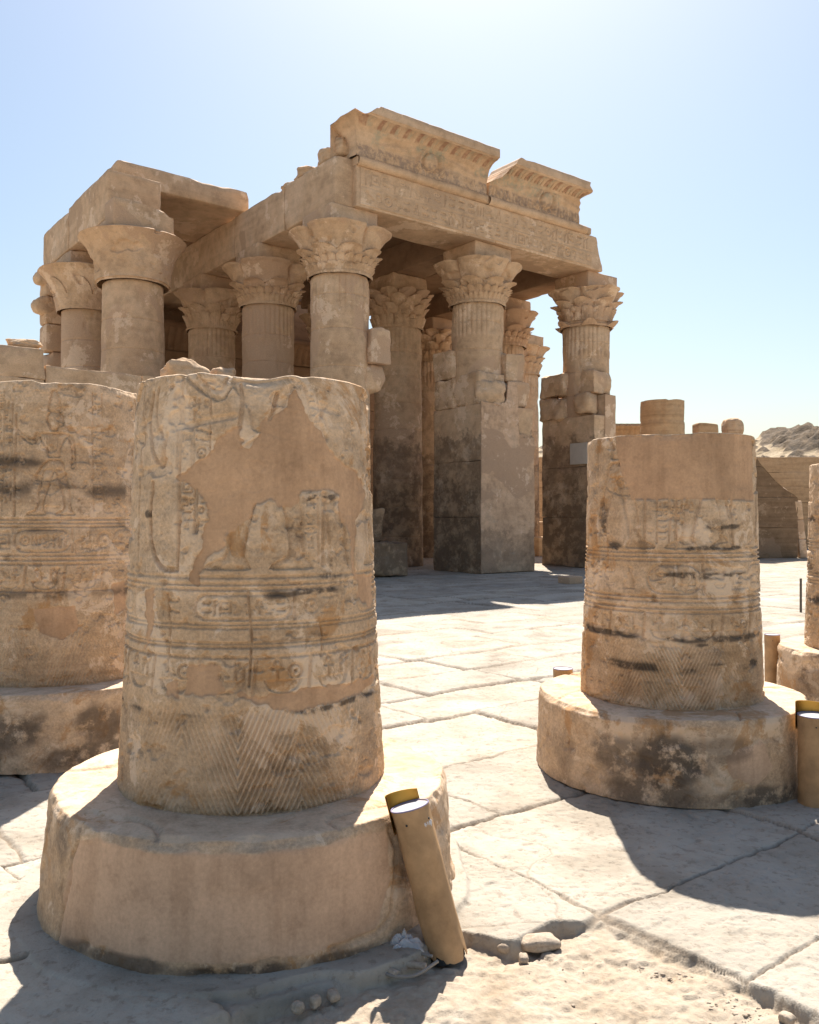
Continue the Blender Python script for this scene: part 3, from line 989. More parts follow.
beam_row('roof_slab', [(-3.4, -.3, 8.52, 14.4, 11.13, 11.6)], 74, r=.06, mat='inner')
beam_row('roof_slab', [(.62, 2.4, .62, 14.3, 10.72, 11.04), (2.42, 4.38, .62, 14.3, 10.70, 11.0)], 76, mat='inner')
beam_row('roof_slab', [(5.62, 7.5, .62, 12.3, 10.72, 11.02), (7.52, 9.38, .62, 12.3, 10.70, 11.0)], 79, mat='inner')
# rubble left on top of the corner
mb = MB()
for (x, y, z, a, b, c, s) in ((-.25, .1, 11.3, .42, .55, .28, 1), (-.2, 1.1, 11.2, .5, .6, .2, 2), (-.1, -.35, 11.5, .3, .3, .3, 3), (-.3, 2.0, 11.12, .35, .5, .12, 4)):
    boulder(mb, (x, y, z), (a, b, c), s + 20, 14, .3)
mb.build('broken_masonry', M['rubble'], TEMPLE, sharp=50)

# facade beam with two rows of signs cut into its face
def facade_beam():
    mb = MB()
    def endcut(P):
        P = P.copy()
        lim = 9.75 - .32 * np.clip((P[..., 2] - BEAM0) / 1.1, 0, 1) + .10 * fbm(P[..., 1] * 2, P[..., 2] * 2.5, 0, 4, 3)
        P[..., 0] = np.minimum(P[..., 0], lim)
        return P
    stone_box(mb, -.05, 4.93, -.88, .6, BEAM0, 10.92, r=.02, chip=.05, res=.3, seed=81)
    stone_box(mb, 4.95, 9.8, -.88, .6, BEAM0, 10.92, r=.02, chip=.05, res=.12, seed=83, cut=endcut)
    o = mb.build('architrave', M['beam'], TEMPLE, sharp=45)
    R = Relief(0.05, 9.25, BEAM0 + .05, 10.9, .017)
    rr = random.Random(5)
    R.line([(0, 10.38), (9.5, 10.38)], .03, .012)
    R.line([(0, BEAM0 + .12), (9.5, BEAM0 + .12)], .025, .010)
    R.text_row(.2, 9.0, 10.43, 10.84, rr, .05, 1.05)
    R.text_row(.2, 9.0, 9.97, 10.34, rr, .05, 1.05)
    wear = np.clip(.95 + .7 * fbm(R.X * .9, R.Z * 1.5, 0, 8, 3), 0, 1)
    H = R.H * wear + .008 * fbm(R.X * 5, R.Z * 5, 0, 9, 4)
    H = H + .022
    edge = np.minimum.reduce([R.X - R.x[0], R.x[-1] - R.X, R.Z - R.z[0], R.z[-1] - R.Z])
    H = np.where(edge < .012, -.05, H)
    mb = MB()
    mb.grid(R.X, -.88 - H, R.Z)
    f = mb.build('carved_face', M['beam'], o)
facade_beam()

def cornice_mat():
    m = stone_mat('cornice_sandstone', scale=.6, strata=.2, fine=.5, big=.15)
    nt = m.node_tree
    bs = nt.nodes["Principled BSDF"]
    src = bs.inputs["Base Color"].links[0].from_socket
    at = N(nt, "ShaderNodeAttribute", attribute_name="mask")
    sp = N(nt, "ShaderNodeSeparateColor")
    nt.links.new(at.outputs["Color"], sp.inputs[0])
    co = N(nt, "ShaderNodeTexCoord").outputs["Object"]
    n = noise4(nt, co, 7, 6, .7, dim='3D')
    k = smooth_range(nt, n, .42, .6)
    c = mixc(nt, math_(nt, 'MULTIPLY', sp.outputs[0], math_(nt, 'MULTIPLY_ADD', k, .40, .05)), src, (.25, .31, .25))
    c = mixc(nt, math_(nt, 'MULTIPLY', sp.outputs[1], math_(nt, 'MULTIPLY_ADD', k, .4, .35)), c, (.27, .12, .075))
    c = mixc(nt, math_(nt, 'MULTIPLY', sp.outputs[2], math_(nt, 'MULTIPLY', k, .6)), c, (.17, .14, .135))
    nt.links.new(c, bs.inputs["Base Color"])
    return m
M['cornice'] = cornice_mat()

def cornice(u0, u1, seed, disc_u, left_return, start_ramp=None, end_ragged=0.0):
    """Egyptian cavetto: round moulding, hollow with ribs, flat fillet; a winged disc with two cobras at the centre."""
    o = empty('cornice', (0, 0, 0), 0, TEMPLE)
    z0, z1, zf, zt = 11.13, 12.00, 12.03, 12.31
    # profile samples: (outward, z, s)
    prof = []
    for s in np.linspace(0, 1, 46):
        a = s * math.pi / 2
        prof.append((.06 + .52 * (1 - math.cos(a)) ** 1.25, z0 + (z1 - z0) * math.sin(a) ** 1.0))
    prof = np.array(prof)
    us = np.arange(u0, u1, .02)
    UU, SS = np.meshgrid(us, np.linspace(0, 1, 46))
    OUT = np.repeat(prof[:, :1], len(us), 1)
    ZZ = np.repeat(prof[:, 1:], len(us), 1)
    H = np.zeros_like(UU)
    rib = abs(np.sin(UU * math.pi / .14)) ** .6
    upper = sstep(.62, .66, SS) * sstep(.99, .97, SS)
    lower = sstep(.26, .22, SS)
    H += .09 * (rib - .6) * upper + .03 * (rib - .5) * lower
    # disc, cobras, feather lines
    d = np.hypot(UU - disc_u, (ZZ - 11.52) * 1.05)
    H += .15 * np.sqrt(np.clip(1 - (d / .25) ** 2, 0, 1)) - .03 * np.exp(-((d - .29) / .04) ** 2)
    for sgn in (-1, 1):
        c = disc_u + sgn * (.37 + .06 * np.sin((ZZ - 11.25) * 9))
        H += .12 * np.exp(-((UU - c) / .065) ** 2) * sstep(11.2, 11.28, ZZ) * sstep(11.78, 11.72, ZZ)
        wing = sstep(.36, .42, sgn * (UU - disc_u)) * sstep(1.9, 1.7, sgn * (UU - disc_u)) * sstep(.26, .3, SS) * sstep(.62, .58, SS)
        H += .025 * wing * np.sin((SS * 26 + abs(UU - disc_u) * 4)) * (1 - lower)
    H += .012 * fbm(UU * 3, ZZ * 5, 0, seed, 4) - .05 * sstep(.5, .95, fbm(UU * 1.4, ZZ * 2.2, 0, seed + 3, 3))
    OUT = OUT + H
    paint_mask = np.zeros(UU.shape + (4,))  # remains of paint: teal, red-brown and grey channels
    wingz = sstep(.24, .32, SS) * sstep(.66, .60, SS)
    paint_mask[..., 0] = wingz * sstep(.1, .4, fbm(UU * 1.8, ZZ * 3, 0, seed + 9, 3) + .25)
    paint_mask[..., 1] = upper * (np.mod(np.floor(UU / .14), 3) == 0) * .9
    paint_mask[..., 0] = np.maximum(paint_mask[..., 0], upper * (np.mod(np.floor(UU / .14), 3) == 1) * .8)
    paint_mask[..., 2] = lower * .9
    paint_mask[..., 3] = 1
    # left return: the hollow turns the corner and flares that way too
    flare = np.zeros_like(UU)
    if left_return:
        k = np.clip(1 - (UU - u0) / .5, 0, 1)
        flare = -OUT * .80 * k ** 2
    ramp_ = np.zeros(len(us))
    if start_ramp:
        ramp_ = np.clip(1 - (us - u0) / start_ramp, 0, 1)
    lim = zt - ramp_ * .62 - (.16 * np.clip(fbm(us * 2.2, 0 * us, 0, seed + 30, 4) + .1, 0, 1)) * np.clip(1 - (us - u0) / (1.2 if left_return else 1.6), 0, 1)
    if left_return:
        lim = lim - .22 * np.clip(1 - (us - u0) / .42, 0, 1) ** .7 * (1 + .5 * np.sin((us - u0) * 14))
    lim = lim - .03 * (np.mod(us + seed, 1.63) < .035)
    ZT = np.minimum(ZZ, lim[None])
    yb = .55
    # close it: fillet front, top, back
    rowsU = [UU + flare]
    rowsO = [OUT]
    rowsZ = [ZT]
    fo = .62 + .012 * fbm(us * 3, us * 0, 0, seed + 1, 3)
    for (oo, z) in ((fo * 0 + .60, zf), (fo + .012, zf + .01), (fo + .015, (zf + zt) / 2), (fo + .01, zt - .03), (fo - .02, zt), (fo * 0 - .1, zt), (fo * 0 - .3, zt), (fo * 0 - yb, zt - .05), (fo * 0 - yb, z0)):
        rowsU.append((us + (flare[-1] if left_return else 0))[None] if np.ndim(oo) else us[None])
        rowsO.append(np.broadcast_to(oo, us.shape)[None])
        rowsZ.append(np.minimum(np.full(us.shape, z), lim)[None])
    U = np.concatenate(rowsU); O = np.concatenate(rowsO); Z = np.concatenate(rowsZ)
    Z = np.maximum(Z, z0 - .02)
    # ragged end
    if end_ragged:
        e = np.clip((U - (u1 - .35)) / .35, 0, 1)
        U = U - e * end_ragged * (1 + fbm(O * 4, Z * 5, 0, seed + 50, 3)) * np.clip((Z - z0) / .9, .15, 1)
    A = np.zeros(U.shape + (4,)); A[:46] = paint_mask; A[..., 3] = 1
    mb = MB()
    mb.grid(U, -.88 - O, Z, A=A)
    # ends: the left return carries the hollow round the corner, the others are broken faces
    for j, fl in ((0, True), (-1, False)):
        f = np.linspace(0, 1, 9)[:, None]
        m = 50
        y0 = -.88 - O[:m, j]
        yb_ = -.88 + yb
        XX = U[:m, j][None] + f * 0 + (.03 * fbm(Z[:m, j][None] * 4, f * 3, 0, seed + 60, 3) - .05 * f) * np.sin(np.pi * np.clip(f, 0, 1)) * (1 if fl else -1)
        YY = y0[None] * (1 - f) + yb_ * f
        ZZ_ = np.repeat(Z[:m, j][None], 9, 0) - (.10 * np.clip(fbm(f * 3, f * 0, 0, seed + 61, 2) + .3, 0, 1) * f * (Z[:m, j][None] > 11.7))
        mb.grid(XX, YY, ZZ_, flip=not fl)
    mb.build('hollow', M['cornice'], o, sharp=50)
    # round moulding below
    th = np.linspace(-math.pi * .62, math.pi * .62, 14)
    uu = np.arange(u0, u1 + (0 if not end_ragged else .35), .05)
    U2, T2 = np.meshgrid(uu, th)
    r = .13 + .008 * fbm(U2 * 4, T2, 0, seed + 5, 3) + .006 * (np.mod(U2, .16) < .03)
    mb = MB()
    mb.grid(U2, -.90 - r * np.cos(T2), 11.02 + r * np.sin(T2))
    mb.build('round_moulding', M['cornice'], o)
cornice(-.05, 4.52, 3, 2.35, True)
cornice(4.62, 8.62, 8, 7.0, False, start_ramp=.75, end_ragged=.14)
mb = MB()
stone_box(mb, -.05, 9.2, -.93, -.2, 10.92, 11.135, r=.02, chip=.06, seed=90)
mb.build('architrave_ledge', M['cornice'], TEMPLE, sharp=45)

# door jambs
def jamb(boxes, label=None, extra=None):
    mb = MB()
    for i, (b, kw) in enumerate(boxes):
        masonry(mb, *b, **{**dict(seed=200 + i * 3 + len(boxes), r=.02, chip=.07, res=.2), **kw})
    if extra:
        extra(mb)
    o = mb.build('door_jamb', M['soot'], TEMPLE, sharp=45)
    if label:
        o['label'] = label
    return o
def c1x(mb):
    boulder(mb, (4.72, -.92, 5.30), (.68, .38, .52), 61, 22, .20)
jamb([((4.12, 6.28, -1.13, 1.05, 0, 4.95), dict(length=2.6, jit=.006, course=1.65, r=.012, chip=.05, res=.1, amp=.02)),
      ((4.14, 4.9, .1, 1.05, 4.96, 6.7), dict(length=2.0, chip=.3, amp=.06, res=.1)), ((4.2, 5.4, -.95, .6, 4.96, 5.95), dict(chip=.4, r=.06, length=1.2, amp=.08, res=.1)),
      ((5.42, 6.24, -1.05, .6, 4.96, 5.75), dict(chip=.35, r=.05, amp=.07, res=.1)), ((5.3, 6.05, -.95, .4, 5.76, 6.62), dict(chip=.4, r=.05, amp=.08, res=.1))], 'central door jamb with a plain pale repaired front', c1x)
jc = TEMPLE.children[-1] if False else [c for c in TEMPLE.children if c.get('label', '').startswith('central door jamb')][0]
mb = MB()
def faceedge(P):
    P = P.copy()
    lim = np.interp(P[..., 0], [4.1, 5.1, 5.15, 5.55, 5.6, 6.3], [4.97, 4.97, 5.72, 5.72, 4.1, 4.05]) + .08 * fbm(P[..., 0] * 4, P[..., 2] * 4, 0, 3, 3)
    P[..., 2] = np.minimum(P[..., 2], lim)
    return P
stone_box(mb, 4.105, 6.29, -1.17, -1.125, .02, 5.7, r=.012, chip=.03, res=.09, seed=6, amp=.014, cut=faceedge)
mb.build('plaster_facing', M['facing'], jc, sharp=45)
def d1x(mb):
    boulder(mb, (9.35, -.55, 5.45), (.42, .5, .48), 71, 18, .14)
jd = jamb([((9.1, 10.12, -1.13, 1.2, 0, 5.0), dict(length=2.6, jit=.006, course=1.7, r=.012, chip=.05, res=.1, amp=.02)), ((9.65, 10.13, -1.1, .6, 5.0, 5.72), dict(length=2.0)),
      ((9.0, 9.6, .15, 1.2, 5.0, 6.5), dict(chip=.45, r=.06, amp=.08, res=.1)), ((9.3, 10.1, -.95, .0, 5.76, 6.5), dict(chip=.35, amp=.07, res=.1))],
     'right door jamb stained dark on its inner face', d1x)
mb = MB()
stone_box(mb, 9.6, 10.13, -1.165, -1.125, .02, 5.7, r=.006, chip=.02, res=.12, seed=9, amp=.012)
mb.build('stone_facing', M['temple'], jd, sharp=45)
mb = MB()
stone_box(mb, 9.055, 9.11, -.85, -.12, 3.42, 4.12, r=.006, chip=.01, seed=5)
wp = mb.build('repair_patch', plain_mat('pale_mortar', (.50, .45, .40), .9, 0, .1, 3), jd, sharp=45)
wp['label'] = 'pale square repair patch on the dark inner face'
mb = MB()
masonry(mb, .45, 1.10, -.85, .35, 5.78, 6.72, seed=301, chip=.25, r=.04, amp=.05, res=.1, course=1.0)
boulder(mb, (.60, -.30, 5.40), (.54, .56, .50), 81, 22, .16)
jb = mb.build('door_jamb', M['temple'], TEMPLE, sharp=45)
jb['label'] = 'hanging remnant of the left door jamb on the corner column'
mb = MB()
masonry(mb, .6, 1.15, .3, .95, 0, 4.4, seed=303, chip=.3, amp=.05, res=.12, r=.04)
masonry(mb, .6, 1.5, .0, .6, 0, 1.9, seed=305, chip=.3, amp=.05, res=.12, r=.04)
masonry(mb, .6, 1.9, -.6, .0, 0, .95, seed=307, chip=.28, amp=.05, res=.12, r=.05)
mb.build('door_jamb', M['soot'], TEMPLE, sharp=45)

# ruined pier behind the left columns
mb = MB()
masonry(mb, -5.0, -3.7, 10.1, 11.2, 0, 6.2, seed=310, chip=.3, r=.08)
masonry(mb, -5.05, -4.0, 9.8, 10.6, 6.2, 9.8, seed=311, chip=.35, r=.1)
boulder(mb, (-5.0, 10.1, 8.6), (.45, .4, .35), 91, 14, .2)
boulder(mb, (-5.0, 10.0, 9.5), (.4, .4, .3), 92, 14, .2)
pr = mb.build('broken_pier', M['temple'], TEMPLE, sharp=45)

# rear wall of the hall with a ribbed cornice band
mb = MB()
masonry(mb, -3.4, 13.0, 12.2, 13.2, 0, 8.1, seed=320, chip=.05, r=.02, res=.6, length=2.2)
masonry(mb, -2.6, 8.9, 13.3, 14.2, 0, 11.1, seed=322, chip=.05, r=.02, res=.6, length=2.2)
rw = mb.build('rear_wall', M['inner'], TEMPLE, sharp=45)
us = np.arange(-3.4, 13, .035)
s = np.linspace(0, 1, 16)
U, S = np.meshgrid(us, s)
out = .05 + .35 * S ** 2 + .05 * abs(np.sin(U * math.pi / .28)) ** .6 * sstep(0, .1, S) * sstep(1, .9, S)
zz = 8.1 + S * .85
mb = MB()
mb.grid(U, 12.2 - out, zz)
mb.grid(np.repeat(us[None], 4, 0), np.stack([12.2 - out[-1] - .03, 12.2 - out[-1] - .03, 12.2 - out[-1] * 0, 12.2 + us * 0 + 1.0]), np.stack([us * 0 + 8.95, us * 0 + 9.15, us * 0 + 9.15, us * 0 + 9.15]))
mb.grid(np.repeat(us[None], 2, 0), np.stack([us * 0 + 13.2, us * 0 + 13.2]), np.stack([us * 0 + 9.15, us * 0 + 8.0]))
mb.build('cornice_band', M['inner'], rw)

# ------------------------------------------------------------------ things round the temple, in temple coordinates
def at(u, v):
    return (-1.884 + UX * u - UY * v, 23.2 + UY * u + UX * v)
RZ = math.atan2(UY, UX)
mb = MB()
masonry(mb, -7.7, -.95, -.45, .35, 0, 4.87, seed=330, chip=.12, r=.03, res=.14, amp=.025, course=.62, length=1.5, cut=ragged_top(4.89, .14, 12))
masonry(mb, -11.5, -7.72, -.47, .37, 0, 5.2, seed=334, chip=.12, r=.03, res=.14, amp=.025, course=.62, length=1.5)
sw = mb.build('screen_wall', M['temple'], None, sharp=45, loc=(-1.884, 23.2, 0))
sw.rotation_euler = (0, 0, RZ)
tag(sw, 'low sandstone screen wall behind the near left column stubs', 'wall')
def block_thing(name, u, v, z, size, seed, label, cat, group=None, mat='rubble', rot=0.0, rough=.26):
    mb = MB()
    boulder(mb, (0, 0, size[2] * .8), size, seed, 22, rough, .8)
    x, y = at(u, v)
    o = mb.build(name, M[mat], None, sharp=40, loc=(x, y, z))
    o.rotation_euler = (0, 0, RZ + rot)
    tag(o, label, cat, group)
    return o
block_thing('stone_block', -4.45, -.05, 4.84, (.62, .42, .34), 5, 'larger jagged stone block lying on the screen wall above the nearest column stub', 'stone block')
block_thing('stone_block', -3.45, -.0, 4.84, (.38, .40, .32), 6, 'smaller angular stone block just right of the jagged one on the screen wall', 'stone block')
block_thing('stone_block', -8.05, -.05, 5.19, (.42, .34, .14), 8, 'flat stone block on the high left end of the screen wall', 'stone block')

# ------------------------------------------------------------------ things on the right, beyond the court
def px(x, y):     # helper for surveying: bearing of a point from the viewpoint
    return (x - 409.5) / 856
mb = MB()
nth = 96
th = np.linspace(0, 2 * np.pi, nth, endpoint=False)
zs = np.arange(0, 6.15, .06)
TH, Z = np.meshgrid(th, zs)
r = .86 - .008 * Z + .014 * fbm(np.cos(TH) * 2, np.sin(TH) * 2, Z * 2, 3, 4) - .03 * sstep(.3, .8, fbm(np.cos(TH) * 3, np.sin(TH) * 3, Z * 2, 8, 3))
for q in (1.0, 2.0, 3.05, 4.1, 5.35):
    r = r - .025 * np.exp(-((Z - q) / .02) ** 2)
Z = Z - .10 * np.clip(fbm(np.cos(TH) * 2, np.sin(TH) * 2, 0, 31, 3), 0, 1) * sstep(5.9, 6.1, Z)
X, Y = r * np.cos(TH), r * np.sin(TH)
mb.grid(X, Y, Z, wrap=True)
mb.grid(np.stack([X[-1] * f for f in (1, .6, .01)]), np.stack([Y[-1] * f for f in (1, .6, .01)]), np.stack([Z[-1], Z[-1] * 0 + 6.05, Z[-1] * 0 + 6.05]), wrap=True)
o = mb.build('broken_column', M['brick'], None, sharp=60, loc=(9.75, 33.0, 0))
tag(o, 'tall orange column shaft broken off flat, standing far behind the right court stub', 'column')

mb = MB()
Y0 = 35.0
def ruin(P):
    P = P.copy()
    x = P[..., 0]
    prof = np.interp(x, [11.0, 13.3, 13.9, 14.3, 15.0, 15.6, 16.3], [4.95, 4.95, 4.6, 3.9, 3.2, 2.5, 2.3])
    prof = np.where(x > 13.2, prof + .25 * fbm(x * 1.6, P[..., 1], 0, 6, 3), prof + .04 * fbm(x * 3, P[..., 1], 0, 6, 2))
    P[..., 2] = np.minimum(P[..., 2], prof)
    return P
masonry(mb, 11.0, 15.9, Y0, Y0 + .9, 0, 5.0, seed=350, chip=.05, r=.02, res=.15, course=1.2, length=2.6, cut=ruin)
o = mb.build('ruined_wall', M['ruin'], None, sharp=45)
tag(o, 'dark ruined wall stepping down to the right before the tall enclosure wall', 'wall')
mb = MB()
boulder(mb, (0, 0, .42), (.50, .45, .55), 4, 22, .15, .75)
o = mb.build('boulder', M['rubble'], None, sharp=50, loc=(13.4, Y0 + .45, 4.92))
tag(o, 'rounded dark boulder perched on the top of the ruined wall', 'boulder')
mb = MB()
stone_box(mb, -.42, .42, -.4, .4, 0, .6, r=.04, chip=.1, seed=44, cut=lambda P: np.concatenate([P[..., :2], (P[..., 2] - .12 * np.clip(P[..., :1][..., 0], 0, 1) * (P[..., 2] > .3))[..., None]], -1))
o = mb.build('stone_block', M['brick'], None, sharp=45, loc=(12.25, Y0 + .45, 4.95))
tag(o, 'orange squared stone block on the ruined wall, between the far column and the boulder', 'stone block')
mb = MB()
def leanpts(P):
    P = P.copy()
    P[..., 0] = P[..., 0] - .10 * P[..., 2]
    return P
masonry(mb, -.17, .17, -.2, .2, 0, 2.35, seed=360, chip=.06, r=.05, cut=leanpts)
o = mb.build('stone_post', M['temple'], None, sharp=45, loc=(16.15, Y0 + .2, 0))
tag(o, 'slanting stone post against the right end of the dark ruined wall', 'post')

mb = MB()
masonry(mb, 7.0, 60.0, 47.0, 48.2, 0, 5.0, seed=370, chip=.02, r=.008, res=.8, course=.84, length=9, amp=.03)
o = mb.build('enclosure_wall', M['brick'], None, sharp=45)
tag(o, 'long brown brick enclosure wall at the foot of the sandy hill', 'wall')

mb = MB()
masonry(mb, 7.4, 11.3, 38.6, 39.4, 0, 5.3, seed=380, chip=.04, r=.03, res=.5)
us = np.arange(7.4, 11.3, .03)
s = np.linspace(0, 1, 10)
U, S = np.meshgrid(us, s)
out = .05 + .3 * S ** 2 + .05 * abs(np.sin(U * math.pi / .24)) ** .6
wmb = mb.build('ribbed_wall', M['brick'], None, sharp=45)
tag(wmb, 'wall with a ribbed coping right of the temple, below the far column', 'wall')
mb = MB()
mb.grid(U, 38.6 - out, 5.3 + S * .45)
mb.grid(np.repeat(us[None], 3, 0), np.stack([38.6 - out[-1], 38.6 - out[-1], us * 0 + 39.4]), np.stack([us * 0 + 5.75, us * 0 + 5.86, us * 0 + 5.9]))
mb.build('coping', M['brick'], wmb)

# blocks seen through the right doorway
for i, (x, y, s, lb) in enumerate(((6.0, 37.5, (.75, .6, .42), 'orange lit stone block seen on the ground through the right doorway'),
                                   (5.55, 40.0, (.9, .7, .75), 'taller block behind the orange one in the right doorway'))):
    mb = MB()
    stone_box(mb, -s[0], s[0], -s[1], s[1], 0, s[2] * 2, r=.05, chip=.12, seed=60 + i)
    o = mb.build('stone_block', M['brick'], None, sharp=45, loc=(x, y, -.02))
    o.rotation_euler = (0, 0, .4 + i * .5)
    tag(o, lb, 'stone block')
mb = MB()
stone_box(mb, -.24, .24, -.2, .2, 0, .19, r=.02, chip=.05, seed=70)
o = mb.build('stone_block', M['temple'], None, sharp=45, loc=(4.0, 21.3, -.01))
o.rotation_euler = (0, 0, RZ)
tag(o, 'small squared stone block alone on the shaded paving before the right doorway', 'stone block')

# ------------------------------------------------------------------ court column stubs
def drum_base(parent, r_top, r_bot, h, seed, plaster_polys=(), stains=(), worn=(), chip=.02, label=None, cracks=()):
    rm = (r_top + r_bot) / 2
    R = Relief(-math.pi * rm, math.pi * rm, 0, h, .0085)
    for p in plaster_polys:
        R.mask(R.P, [(a * rm, z) for a, z in p], seed, .012)
    for (a, z, ra, rz, k) in stains:
        q = np.hypot((R.X / rm - a) / ra, (R.Z - z) / rz)
        R.S = np.maximum(R.S, k * sstep(1.15, .45, q + .5 * fbm(R.X * 4, R.Z * 4, 0, seed + 5, 4)))
    for (a, z, ra, rz, k) in worn:
        q = np.hypot((R.X / rm - a) / ra, (R.Z - z) / rz)
        R.W = np.maximum(R.W, k * sstep(1.1, .7, q + .5 * fbm(R.X * 5, R.Z * 5, 0, seed + 6, 4)))
    for pts in cracks:
        R.line([(a * rm, z) for a, z in pts], .012, .016)
    t = R.Z[:, :-1] / h
    ph = R.x[:-1] / rm
    A3 = np.broadcast_to(ph, t.shape)
    cx, cy = np.cos(A3) * rm, np.sin(A3) * rm
    rad = r_bot + (r_top - r_bot) * t
    R.P = blur(R.P, 3)
    P = R.P[:, :-1]
    e = .010 * fbm(cx * 2.4, cy * 2.4, R.Z[:, :-1] * 2.4, seed, 4) + .004 * fbm(cx * 14, cy * 14, R.Z[:, :-1] * 18, seed + 2, 4, .6)
    e = e - .014 * sstep(.35, .8, fbm(cx * 7, cy * 7, R.Z[:, :-1] * 8, seed + 11, 3))
    rad = rad + e * (1 - .85 * P) + .006 * P + R.H[:, :-1]
    tn = fbm(cx * 3.5, cy * 3.5, 0, seed + 21, 4)
    rad = rad - (.012 + chip * np.clip(tn + .1, 0, 1)) * sstep(h - .045, h, R.Z[:, :-1]) ** 2
    Z = R.Z[:, :-1] - .02 * np.clip(tn, 0, 1) * sstep(h - .05, h, R.Z[:, :-1])
    rows_R, rows_Z = [rad], [Z]
    fs = np.concatenate([[.992, .98], np.linspace(.965, .4, 60), [.2, .02]])
    RR = rad[-1][None] * fs[:, None]
    BX, BY = RR * np.cos(ph), RR * np.sin(ph)
    k = sstep(.995, .95, fs)[:, None]
    ZZ = (Z[-1][None] + .004) * (1 - k) + k * (h + .006 * fbm(BX * 3, BY * 3, 0, seed + 31, 4) + .002 * fbm(BX * 18, BY * 18, 0, seed + 33, 3))
    # a crack or two in the top face
    ca = abs(fbm(BX * 1.2 + seed, BY * 1.2, 0, seed + 41, 3))
    ZZ = ZZ - .012 * (1 - sstep(.01, .035, ca))
    R_ = np.concatenate([rad, RR]); Zf = np.concatenate([Z, ZZ])
    A = np.zeros(R_.shape + (4,))
    n = len(rad)
    A[:n, :, 0], A[:n, :, 1], A[:n, :, 2] = P, R.S[:, :-1], R.W[:, :-1]
    A[n:, :, 2] = .85
    A[..., 3] = 1
    AA = np.broadcast_to(ph, R_.shape)
    mb = MB()
    mb.grid(R_ * np.sin(AA), -R_ * np.cos(AA), Zf, wrap=True, A=A)
    o = mb.build('base', M['base'], parent)
    if label:
        o['label'] = label
    return o

def stain_band(R, z, w, x0, x1, k, seed, freq=5.0):
    zz = z + .012 * fbm(R.X * 2.2, R.X * 0, 0, seed, 3)
    a = np.exp(-((R.Z - zz) / w) ** 2) * sstep(x0 - .03, x0 + .03, R.X) * sstep(x1 + .03, x1 - .03, R.X)
    a = a * sstep(-.35, .35, fbm(R.X * freq, R.Z * freq * 3, 0, seed + 4, 4))
    drip = np.clip((z - R.Z) / (w * 5), 0, 1)
    R.S = np.maximum(R.S, np.clip(2.0 * k * a, 0, 1))

